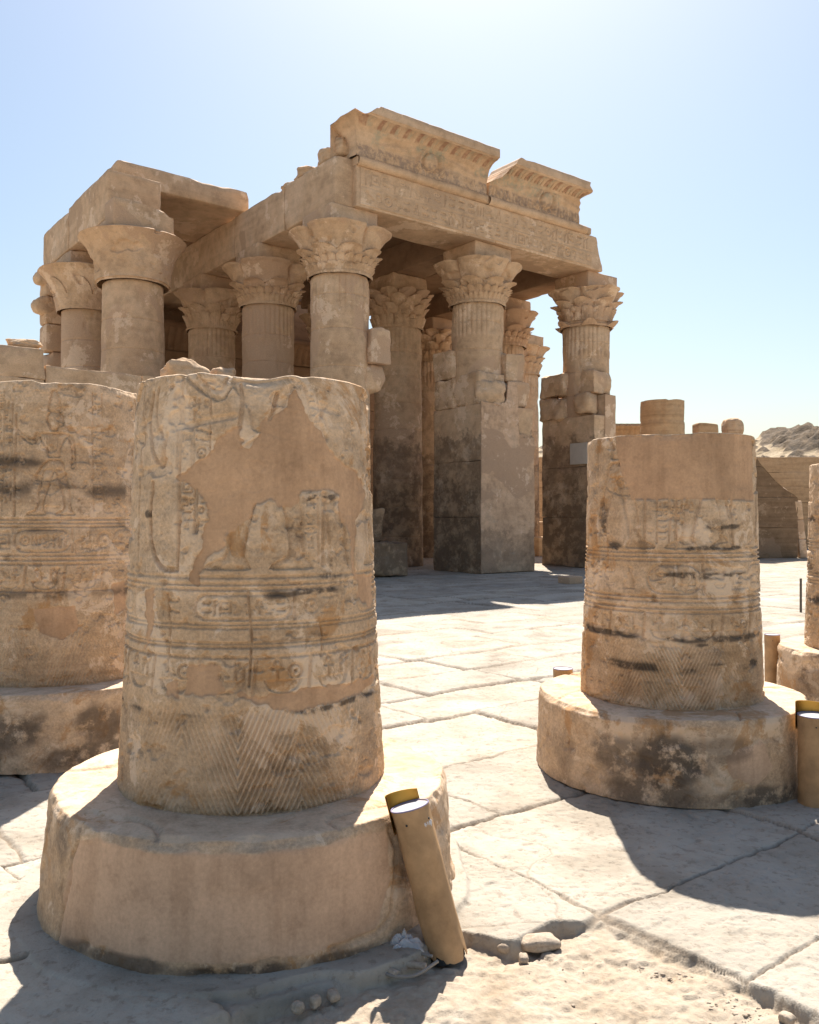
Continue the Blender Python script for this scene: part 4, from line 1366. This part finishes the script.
def decorate(R, rm, z, seed, top_kind, depth=1.0):
    """z: dict of band heights. Text columns and figures above, cartouche frieze, cord bands, basket frieze, leaf chevrons at the foot."""
    rr = random.Random(seed)
    half = math.pi * rm
    for q in z['lines']:
        R.line([(-half, q), (half, q)], .008, .008 * depth)
    # cartouche frieze
    x = -half + rr.uniform(0, .1)
    a, b = z['cart']
    while x < half - .1:
        w = rr.uniform(.30, .40)
        R.cartouche(x, x + w, a + .012, b - .012, rr, .007 * depth)
        x += w + .05
        w2 = rr.uniform(.18, .3)
        R.text_row(x, x + w2, a + .015, b - .015, rr, .007 * depth)
        x += w2 + .04
    # basket and bird frieze
    a, b = z['birds']
    h = b - a
    x = -half
    while x < half:
        R.glyph(5, x + h * .6, a + h * .26, h * 1.15, .007, .008 * depth)
        R.glyph(rr.choice([0, 7, 0, 6]), x + h * .45, a + h * .66, h * .62, .007, .008 * depth)
        R.glyph(rr.choice([6, 12, 3, 1]), x + h * .95, a + h * .62, h * .55, .007, .008 * depth)
        R.line([(x + h * 1.32, a), (x + h * 1.42, b)], .009, .008 * depth)
        x += h * 1.55
    chevrons(R, z['foot'][0], z['foot'][1], .46, 5.5, .0125 * depth, rr.random())
    # scenes above
    a, b = z['scene']
    if top_kind == 'front':
        for x0 in (-.335, -.255):
            R.text_column(x0, x0 + .072, a + .42, b - .08, rr, .008)
            R.text_column(x0 + .02, x0 + .088, a + .16, a + .37, rr, .009)
        R.figure([(-.50, b - .05), (-.52, b - .17), (-.47, b - .30), (-.42, b - .34), (-.40, b - .22)], .020, .022)
        R.figure([(-.46, b - .03), (-.47, b - .13), (-.44, b - .22), (-.40, b - .24)], .012, .016)
        R.figure([(-.47, a + .36), (-.485, a + .2), (-.46, a + .08), (-.40, a + .02), (-.34, a + .015)], .018, .020)
        R.figure([(-.06, b - .01), (-.05, b - .10), (-.06, b - .2)], .016, .02)
        R.figure([(.10, b - .05), (.07, b - .15), (.04, b - .2)], .016, .02)
        R.line([(-.36, b - .2), (-.08, b - .155)], .016, .012)
        R.text_column(.21, .28, b - .36, b - .05, rr, .007)
        R.figure([(.30, b - .12), (.33, b - .2), (.31, b - .32), (.35, b - .42)], .014, .014)
        R.line([(.24, b - .10), (.40, b - .12)], .014, .01)
        # feet and skirts in the lower register
        R.king(.05, a + .012, 1.0, -1, .016)
        R.king(-.95, a + .012, .98, 1, .014)
        R.king(.75, a + .012, .98, 1, .014)
        R.king(1.30, a + .012, .66, -1, .014)
        R.text_column(.20, .27, a + .04, a + .30, rr, .007)
        R.line([(.29, a + .03), (.30, a + .32)], .010, .012); R.line([(.33, a + .03), (.31, a + .32)], .010, .010)
        R.line([(.43, a + .03), (.41, a + .32)], .012, .012)
    else:
        x = -half
        i = 0
        fh = z.get('king', (b - a) * .80)
        while x < half:
            f = 1 if i % 2 else -1
            R.king(x + .24, a + .012, fh * (1 - .05 * (i % 3 == 1)), f, .013, b - .03)
            x1 = x + .50
            R.text_column(x1, x1 + .07, a + .05, b - .04, rr, .007)
            if i % 2:
                R.text_column(x1 + .075, x1 + .145, a + .12, b - .10, rr, .007)
            if fh > b - a:
                R.king(x + .80, a + .012, fh * .96, -f, .012, b - .03)
                x += .42
            x += .70
            i += 1
    # joints between the stone drums
    for q in z.get('joints', ()):
        R.line([(-half, q), (half, q)], .006, .010)
    for (x, q0, q1) in z.get('vjoints', ()):
        R.line([(x, q0), (x + .01, (q0 + q1) / 2), (x - .005, q1)], .006, .012)

COURT = 'broken column stubs on round bases in the paved court'
def court_column(pos, rz, zspec, seed, r_bot, r_top, zb, zt, res, label, kind, base, painter=None, chips=.025, depth=1.0, ws=1.3, ds=1.5):
    t = empty('broken_column', (pos[0], pos[1], 0), rz)
    tag(t, label, 'column', COURT)
    rm = (r_bot + r_top) / 2
    R = Relief(-math.pi * rm, math.pi * rm, zb - .01, zt, res)
    R.ws, R.ds = ws, ds
    decorate(R, rm, zspec, seed, kind, depth)
    if painter:
        painter(R, rm)
    # worn pale areas and darker bands common to all
    R.W = np.maximum(R.W, .8 * sstep(.25, .7, fbm(R.X * 3.2, R.Z * 3.2, 0, seed + 80, 4)))
    relief_column('shaft', M['carved'], t, R, r_bot, r_top, seed, chips, flare=.012)
    drum_base(t, **base)
    return t

A_ = [(-0.7, 1.75), (-0.45, 1.81), (-0.14, 1.99), (-0.11, 1.9), (-0.03, 1.88), (0.08, 2.0), (0.17, 1.98), (0.32, 2.13), (0.34, 2.07), (0.55, 1.95), (0.64, 1.86), (0.92, 1.81), (1.13, 1.73), (1.05, 1.63), (0.89, 1.56), (0.87, 1.43), (0.92, 1.37), (1.27, 1.35), (1.25, 1.22), (0.93, 1.23), (0.83, 1.44), (0.79, 1.57), (0.71, 1.6), (0.68, 1.7), (0.35, 1.71), (0.31, 1.65), (0.17, 1.64), (0.16, 1.68), (0.0, 1.66), (-0.06, 1.58), (-0.17, 1.54), (-0.25, 1.47), (-0.37, 1.42), (-0.41, 1.32), (-0.48, 1.33), (-0.44, 1.45), (-0.38, 1.47), (-0.35, 1.57), (-0.36, 1.68), (-0.45, 1.72)]
A2 = [(-0.49, 1.02), (-0.23, 1.03), (-0.21, 0.91), (-0.5, 0.91)]
A3_ = [(-0.67, 0.96), (-0.56, 0.98), (-0.53, 0.9), (-0.64, 0.9)]
A4 = [(0.09, 0.9), (0.5, 0.93), (1.22, 0.93), (1.15, 0.88), (0.62, 0.85), (0.3, 0.84), (0.1, 0.85), (-0.02, 0.90), (-0.18, 0.91), (-0.18, 0.93)]
A5 = [(-0.93, 1.31), (-0.79, 1.33), (-0.84, 1.16), (-0.92, 1.03), (-0.91, 1.18)]
def paint_front(R, rm):
    for i, p in enumerate((A_, A2, A3_, A4, A5)):
        R.mask(R.P, [(a * rm, z) for a, z in p], 3 + i, .017)
    # bare, rubbed stone showing pale along the edges of the repair
    for (a, z, ra, rz, k) in ((-.07, 1.92, .07, .09, 1), (.02, 1.6, .16, .1, .8), (-.3, 1.5, .1, .12, .8), (1.0, 1.55, .12, .16, 1), (.6, 2.0, .2, .1, .6),
                              (-.45, 1.62, .12, .1, .7), (-.5, 1.35, .3, .05, .5), (.35, 1.5, .15, .1, .4)):
        q = np.hypot((R.X / rm - a) / ra, (R.Z - z) / rz)
        R.W = np.maximum(R.W, k * sstep(1.1, .6, q + .4 * fbm(R.X * 7, R.Z * 7, 0, 15, 4)))
    stain_band(R, 1.685, .025, .21, .36, 1.0, 4, 14)
    stain_band(R, 1.315, .016, .05, .36, .8, 6, 8)
    stain_band(R, 1.37, .014, .28, .42, .8, 9, 8)
    stain_band(R, 1.70, .018, -.40, -.26, .7, 10, 9)
    stain_band(R, .845, .010, -.9, .9, .95, 7, 3)
    stain_band(R, 1.13, .02, -.1, .3, .35, 12, 6)
    q = np.hypot((R.X / rm + .93) / .045, (R.Z - 1.62) / .02)
    R.S = np.maximum(R.S, sstep(1.1, .6, q))
ZF = dict(lines=[1.325, 1.345, 1.372, 1.10, 1.115, 1.175, 1.19, 1.06], cart=(1.195, 1.318), birds=(.915, 1.055), foot=(.455, .885), scene=(1.385, 2.16), joints=(1.10,),
          vjoints=((-.02, .95, 1.32), (.27, 1.05, 1.2), (-.36, 1.0, 1.3)))
court_column((-.702, 3.877), .179, ZF, 21, .579, .51, .452, 2.175, .0037,
             'nearest carved column stub with a large smooth brown repair on its front', 'front',
             dict(r_top=.858, r_bot=.905, h=.454, seed=7,
                  plaster_polys=[[(-.93, -.02), (-.90, .25), (-.86, .38), (-.82, .42), (.55, .425), (.63, .40), (.60, .21), (.53, .09), (.40, .055), (-.3, .06), (-.55, .05), (-.7, .08)]],
                  stains=[(-.98, .36, .10, .1, .7), (-.55, .03, .25, .03, .9), (-.1, .02, .3, .028, 1), (.35, .02, .2, .03, .9), (.72, .3, .09, .16, .6), (-.8, .03, .12, .04, .8)],
                  worn=[(.85, .35, .3, .15, .6)],
                  cracks=[[(-.93, .0), (-.91, .12), (-.87, .25), (-.88, .33), (-.84, .40), (-.86, .45)], [(.60, .1), (.64, .22), (.66, .34), (.63, .41)], [(.60, .1), (.52, .065), (.3, .055)]],
                  label='base largely faced with smooth brown mortar'),
             paint_front, chips=.022, ws=1.05, ds=1.3)
B_ = [(-0.71, 2.3), (1.2, 2.3), (1.2, 1.71), (-0.44, 1.715), (-0.51, 1.81), (-0.64, 1.98)]
def paint_right(R, rm):
    R.mask(R.P, [(a * rm, z) for a, z in B_], 13, .004)
    for (a, z, ra, rz, k) in ((-.1, 1.55, .16, .12, .9), (.3, 1.5, .2, .1, .7), (-.5, 1.6, .12, .14, .7), (-.5, 1.9, .1, .1, .8), (.7, 1.62, .2, .08, .6)):
        q = np.hypot((R.X / rm - a) / ra, (R.Z - z) / rz)
        R.W = np.maximum(R.W, k * sstep(1.1, .6, q + .4 * fbm(R.X * 7, R.Z * 7, 0, 25, 4)))
    stain_band(R, 1.27, .018, -.02, .6, .9, 24, 7)
    stain_band(R, 1.55, .016, .22, .5, .9, 26, 8)
    stain_band(R, 1.43, .014, .1, .6, .8, 28, 7)
    stain_band(R, .90, .018, -.7, .6, .8, 27, 4)
    stain_band(R, .86, .02, .15, .6, .7, 29, 6)
    stain_band(R, .73, .022, -.4, .6, .95, 31, 4)
    stain_band(R, .64, .02, -.3, .0, .7, 33, 6)
    stain_band(R, 1.42, .03, -.6, -.3, .9, 35, 6)
    stain_band(R, 1.65, .12, -.48, -.42, .7, 36, 6)
ZR = dict(lines=[1.355, 1.38, 1.405, 1.05, 1.075, 1.115, 1.14], cart=(1.15, 1.345), birds=(.89, 1.035), foot=(.485, .885), scene=(1.41, 2.09), king=1.05)
court_column((1.689, 5.557), -.295, ZR, 33, .56, .519, .478, 2.105, .0042,
             'right carved column stub with a plain smooth band round its top', 'court',
             dict(r_top=.835, r_bot=.846, h=.48, seed=17,
                  plaster_polys=[[(.35, .30), (.62, .36), (.72, .2), (.58, .12), (.40, .16)]],
                  stains=[(-.45, .27, .3, .14, .75), (.0, .22, .22, .14, 1), (-.1, .06, .35, .1, .8), (.35, .33, .2, .08, .6), (.75, .05, .25, .06, .9), (-.8, .2, .15, .2, .4), (.4, .04, .2, .05, .6)],
                  worn=[(.5, .3, .2, .14, .9), (.15, .12, .2, .06, .8), (.3, .40, .1, .05, .5), (-.6, .12, .2, .08, .4)],
                  label='base blackened by damp stains'),
             paint_right, chips=.012)
def paint_left(R, rm):
    R.mask(R.P, [(-.2 * 1, 1.0), (.06, 1.02), (.08, .86), (-.02, .8), (-.15, .84)], 43, .01)
    R.mask(R.P, [(.30, 1.16), (.42, 1.18), (.43, .98), (.33, .95)], 44, .01)
    for q, w, k, s in ((1.98, .05, .5, 51), (1.80, .06, .45, 52), (1.55, .05, .45, 53), (1.42, .03, .6, 54), (1.25, .05, .4, 55), (1.10, .03, .4, 56)):
        stain_band(R, q, w, -1.0, 1.0, k, s, 2.5)
    for (a, z, ra, rz, k) in ((.35, 2.2, .2, .12, .8), (.05, 2.15, .1, .1, .7), (-.2, 1.9, .15, .06, .5), (.5, 1.6, .3, .05, .5)):
        q = np.hypot((R.X / rm - a) / ra, (R.Z - z) / rz)
        R.W = np.maximum(R.W, k * sstep(1.1, .6, q + .4 * fbm(R.X * 7, R.Z * 7, 0, 65, 4)))
ZL = dict(lines=[1.55, 1.575, 1.60, 1.30, 1.33, 1.36, 1.12], cart=(1.37, 1.545), birds=(1.13, 1.29), foot=(.495, 1.08), scene=(1.61, 2.50))
court_column((-2.50, 6.215), .382, ZL, 45, .575, .515, .488, 2.52, .0048,
             'left carved column stub cut off by the photo edge, behind the nearest one', 'court',
             dict(r_top=.85, r_bot=.86, h=.49, seed=27, stains=[(-.3, .25, .35, .18, .9), (.2, .3, .3, .14, .8), (.1, .1, .6, .08, .8), (-.6, .2, .3, .2, .7), (.55, .22, .2, .15, .6)],
                  worn=[(.0, .42, .6, .05, .4), (.35, .12, .15, .06, .4)], label='base dark with damp stains'),
             paint_left, chips=.02)
def paint_far(R, rm):
    for q, w, k, s in ((1.6, .03, .6, 71), (1.2, .05, .5, 72), (.9, .05, .6, 73)):
        stain_band(R, q, w, -1.0, 1.0, k, s, 3)
court_column((3.985, 7.40), -.494, dict(ZR, scene=(1.41, 2.05)), 57, .515, .475, .488, 2.07, .009,
             'far right carved column stub, half cut off by the photo edge', 'court',
             dict(r_top=.735, r_bot=.745, h=.49, seed=37, stains=[(-.5, .2, .4, .2, .5), (.1, .2, .3, .15, .6)], worn=[(-.9, .4, .2, .1, .6)]), paint_far, chips=.012)

# ------------------------------------------------------------------ tube lamps
M['lamp_paint'] = plain_mat('tan_lamp_paint', (.40, .25, .13), .6, 0.0, .35, 6, .3, .25)
M['gold'] = plain_mat('gold_reflector', (.46, .27, .06), .42, 1.0, .1, 10, .1)
M['lid'] = plain_mat('grey_lid_paint', (.42, .40, .43), .5, 0, .25, 14, .2)
M['scratch'] = plain_mat('chipped_white_paint', (.72, .72, .74), .7, 0, .1, 30, .1)
M['rim'] = plain_mat('violet_rim_paint', (.22, .20, .32), .5, 0, .2, 20, .1)
M['rubber'] = plain_mat('black_rubber', (.03, .03, .03), .6, 0, .2, 12, .1)
M['cable'] = plain_mat('grey_cable', (.26, .23, .20), .6, 0, .12, 20, .1)
LAMPS = 'tube shaped uplights among the column stubs'
def lamp(loc, r, h, label, tilt=None, rz=0.0, reflector=True, proud=.09, broken=False, arc=(62, 198)):
    t = empty('floodlight', loc, rz)
    tag(t, label, 'floodlight', LAMPS)
    n = 64
    th = np.linspace(0, 2 * np.pi, n, endpoint=False)
    zs = np.concatenate([[0], np.linspace(.012, h - .01, 40), [h]])
    TH, Z = np.meshgrid(th, zs)
    dent = .004 * fbm(np.cos(TH) * 1.5, np.sin(TH) * 1.5, Z * 5, 5, 3)
    rr = r * (1 + 0 * Z) + dent
    if broken:
        rag = np.clip(fbm(np.cos(th) * 2.2, np.sin(th) * 2.2, 0, 12, 3), 0, 1) * .05
        Z = Z + np.clip(1 - Z / .08, 0, 1) * rag[None]
    mb = MB()
    mb.grid(rr * np.cos(TH), rr * np.sin(TH), Z, wrap=True)
    # turned-in rim and a wall thickness
    inn = np.stack([rr[-1], rr[-1] - .004, rr[-1] - .005])
    zi = np.stack([Z[-1], Z[-1] + .001, Z[-1] - .03])
    T3 = np.repeat(th[None], 3, 0)
    mb.grid(inn * np.cos(T3), inn * np.sin(T3), zi, wrap=True)
    inb = np.stack([rr[0], rr[0] - .004, rr[0] - .005])
    zb = np.stack([Z[0], Z[0] + .0, Z[0] + .12])
    mb.grid(inb * np.cos(T3), inb * np.sin(T3), zb, wrap=True, flip=True)
    mb.build('housing', M['lamp_paint'], t, sharp=50)
    mb = MB()
    f = np.array([.97, .95, .5, .01])
    mb.grid(np.outer(f, r * np.cos(th)), np.outer(f, r * np.sin(th)), np.repeat(np.array([h - .006, h - .001, h, h])[:, None], n, 1), wrap=True)
    mb.build('lid', M['lid'], t, sharp=40)
    mb = MB()
    f = np.array([.9, .88, .01])
    mb.grid(np.outer(f, r * np.cos(th)), np.outer(f, r * np.sin(th)), np.repeat(np.array([.0, .03, .05])[:, None], n, 1), wrap=True, flip=True)
    rim = MB()
    aa = np.linspace(0, 2 * np.pi, 49)
    tube(rim, np.stack([(r - .001) * np.cos(aa), (r - .001) * np.sin(aa), np.full(49, h + .0005)], -1), .003, 6, cap=False)
    rim.build('rim', M['rim'], t)
    for a_ in (-1.9, -.6):
        sc_ = MB()
        boulder(sc_, (r * math.cos(a_), r * math.sin(a_), h - .05), (.005, .005, .005), 3, 8, 0)
        sc_.build('screw', M['rubber'], t)
    if broken:
        mb.build('dark_interior', M['rubber'], t)
    if reflector:
        a = np.linspace(math.radians(arc[0]), math.radians(arc[1]), 26)
        rows_r = np.array([.985, .985, 1.02, 1.02]) * (r + .012)
        z_r = np.array([h - .10, h + proud, h + proud + .0, h - .10])
        rr2 = np.array([r + .006, r + .006, r + .010, r + .010])
        mb = MB()
        mb.grid(np.outer(rr2, np.cos(a)), np.outer(rr2, np.sin(a)), np.repeat(z_r[:, None], len(a), 1) + np.linspace(-.008, .012, len(a))[None])
        mb.build('reflector', M['gold'], t, sharp=40)
    return t
L1 = lamp((.145, 3.22, -.05), .074, .575, 'leaning tan tube floodlight with a gold reflector against the nearest column base', broken=True, proud=.05)
# lean it on the rim of the base
ax = np.array([-.130, .04, .50]); ax /= np.linalg.norm(ax)
from mathutils import Vector
L1.rotation_mode = 'QUATERNION'
L1.rotation_quaternion = Vector((0, 0, 1)).rotation_difference(Vector(ax))
# a scribble of chipped white paint near its top
mb = MB()
rs = random.Random(8)
ths = np.linspace(-.98, -.42, 60)
zz = [.505 + .010 * math.sin(i * 1.1) + .004 * math.sin(i * .37) for i in range(60)]
tube(mb, [(.0745 * math.cos(a), .0745 * math.sin(a), z) for a, z in zip(ths, zz)], .0011, 5)
mb.build('paint_scribble', M['scratch'], L1)
lamp((2.27, 4.80, 0), .088, .50, 'upright tan tube floodlight with a gold reflector at the right photo edge', proud=.06, arc=(10, 165))
lamp((1.13, 6.30, 0), .072, .50, 'low tube floodlight with only its grey lid showing behind the right column base', reflector=False)
lamp((3.36, 7.93, 0), .068, .53, 'upright tube floodlight between the right and the far right column bases', reflector=False)
mb = MB()
tube(mb, [(0, 0, -.02), (0, 0, .3), (0, 0, .58)], .02, 10)
o = mb.build('metal_post', plain_mat('dark_post_paint', (.12, .10, .08), .6, .3), None, sharp=50, loc=(6.72, 14.7, 0))
tag(o, 'thin dark metal post standing on the sunlit paving at far right', 'post')

# cables, torn plastic, pebbles
mb = MB()
def loop(pts):
    p = np.array(pts, float)
    t = np.linspace(0, len(p) - 1, 60)
    return np.stack([np.interp(t, np.arange(len(p)), p[:, i]) for i in range(3)], -1)
def smooth3(p, k=7):
    q = np.pad(p, ((k // 2, k // 2), (0, 0)), mode='edge')
    return np.stack([np.convolve(q[:, i], np.ones(k) / k, 'valid') for i in range(3)], -1)
gz = -.035
tube(mb, smooth3(loop([(.11, 3.07, .02), (.02, 3.02, gz + .02), (-.06, 3.03, gz + .015), (-.12, 3.08, gz + .015), (-.08, 3.16, gz + .02), (.02, 3.17, gz + .03), (.09, 3.13, .0)])), .006, 8)
o = mb.build('cable', M['cable'], None)
tag(o, 'grey power cable curling out of the foot of the leaning floodlight', 'cable')
mb = MB()
tube(mb, [(-.11, 3.10, gz + .018), (-.06, 3.05, gz + .02), (-.04, 3.035, gz + .02)], .0125, 10)
tube(mb, [(-.03, 3.11, gz + .02), (.04, 3.085, gz + .024), (.06, 3.08, gz + .024)], .0125, 10)
o = mb.build('cable_sleeve', M['pebble'], None, sharp=50)
tag(o, 'short pale pipe sleeves threaded on the cable by the leaning floodlight', 'cable sleeve')
mp_, nt, bs = new_mat('clear_plastic')
bs.inputs["Base Color"].default_value = (.72, .74, .78, 1)
bs.inputs["Roughness"].default_value = .25
bs.inputs["Transmission Weight"].default_value = .5
bs.inputs["Alpha"].default_value = .8
mb = MB()
t_, p_ = np.meshgrid(np.linspace(0, 2 * np.pi, 60, endpoint=False), np.linspace(.05, 1.5, 26))
rr = 1 + .25 * fbm(np.cos(t_) * 1.5 * p_, np.sin(t_) * 2.5 * p_, p_, 9, 3)
mb.grid(.10 * rr * np.cos(t_) * p_ / 1.5, .06 * rr * np.sin(t_) * p_ / 1.5, .012 + .05 * np.cos(p_) * (1 + .6 * fbm(np.cos(t_) * 2.5 * p_, np.sin(t_) * 2.5 * p_, 0, 19, 2)), wrap=True)
o = mb.build('plastic_scrap', mp_, None, smooth=False, loc=(-.02, 3.2, gz))
tag(o, 'crumpled scrap of clear plastic beside the foot of the leaning floodlight', 'plastic scrap')

def pebble(x, y, s, seed, label, z=gz, group=None, flat=.7):
    mb = MB()
    boulder(mb, (0, 0, s[2] * .6), s, seed, 16, .12, flat)
    o = mb.build('stone', M['pebble'], None, loc=(x, y, z))
    o.rotation_euler = (0, 0, seed * 1.3)
    tag(o, label, 'stone', group)
pebble(-.372, 2.86, (.026, .024, .022), 2, 'leftmost of three round pebbles in front of the nearest column base', -.045)
pebble(-.318, 2.89, (.025, .023, .024), 3, 'middle one of three round pebbles in front of the nearest column base', -.045)
pebble(-.262, 2.93, (.034, .026, .022), 4, 'rightmost of three round pebbles in front of the nearest column base', -.045)
pebble(.50, 3.30, (.10, .055, .032), 5, 'flat tan stone lying in the dirt right of the leaning floodlight', -.05, None, .8)
pebble(.425, 3.19, (.028, .022, .02), 6, 'small dark pebble in front of the flat tan stone', -.05)
pebble(.36, 3.27, (.03, .02, .02), 7, 'pale pebble at the left end of the flat tan stone', -.05)
pebble(1.235, 2.80, (.03, .026, .02), 9, 'pale pebble at the foot of the raised paving slab edge', -.045)
mb = MB()
rs = random.Random(3)
for i in range(900):
    a, b = rs.uniform(-1, 1.7), rs.uniform(1.8, 3.5)
    if rs.random() < .5:
        u = abs(rs.gauss(0, .6))
        a, b = .74 + .61 * u + rs.gauss(0, .07), 3.40 - .79 * u + rs.gauss(0, .07)
    uu, vv = to_uv(a, b)
    k0, k1 = to_uv(*SLABK)
    if uu > k0 - .05 or vv > k1 - .05 or math.hypot(a + .702, b - 3.877) < 1.08:
        continue
    sz = .0022 + .009 * rs.random() ** 3.5
    boulder(mb, (a, b, -.050 + sz * .15), (sz * rs.uniform(.8, 1.5), sz * rs.uniform(.6, 1), sz * .6), rs.randrange(999), 7, .5)
o = mb.build('gravel', M['pebble'], None)
tag(o, 'loose gravel chips scattered over the bare earth in the foreground', 'gravel', None, 'stuff')
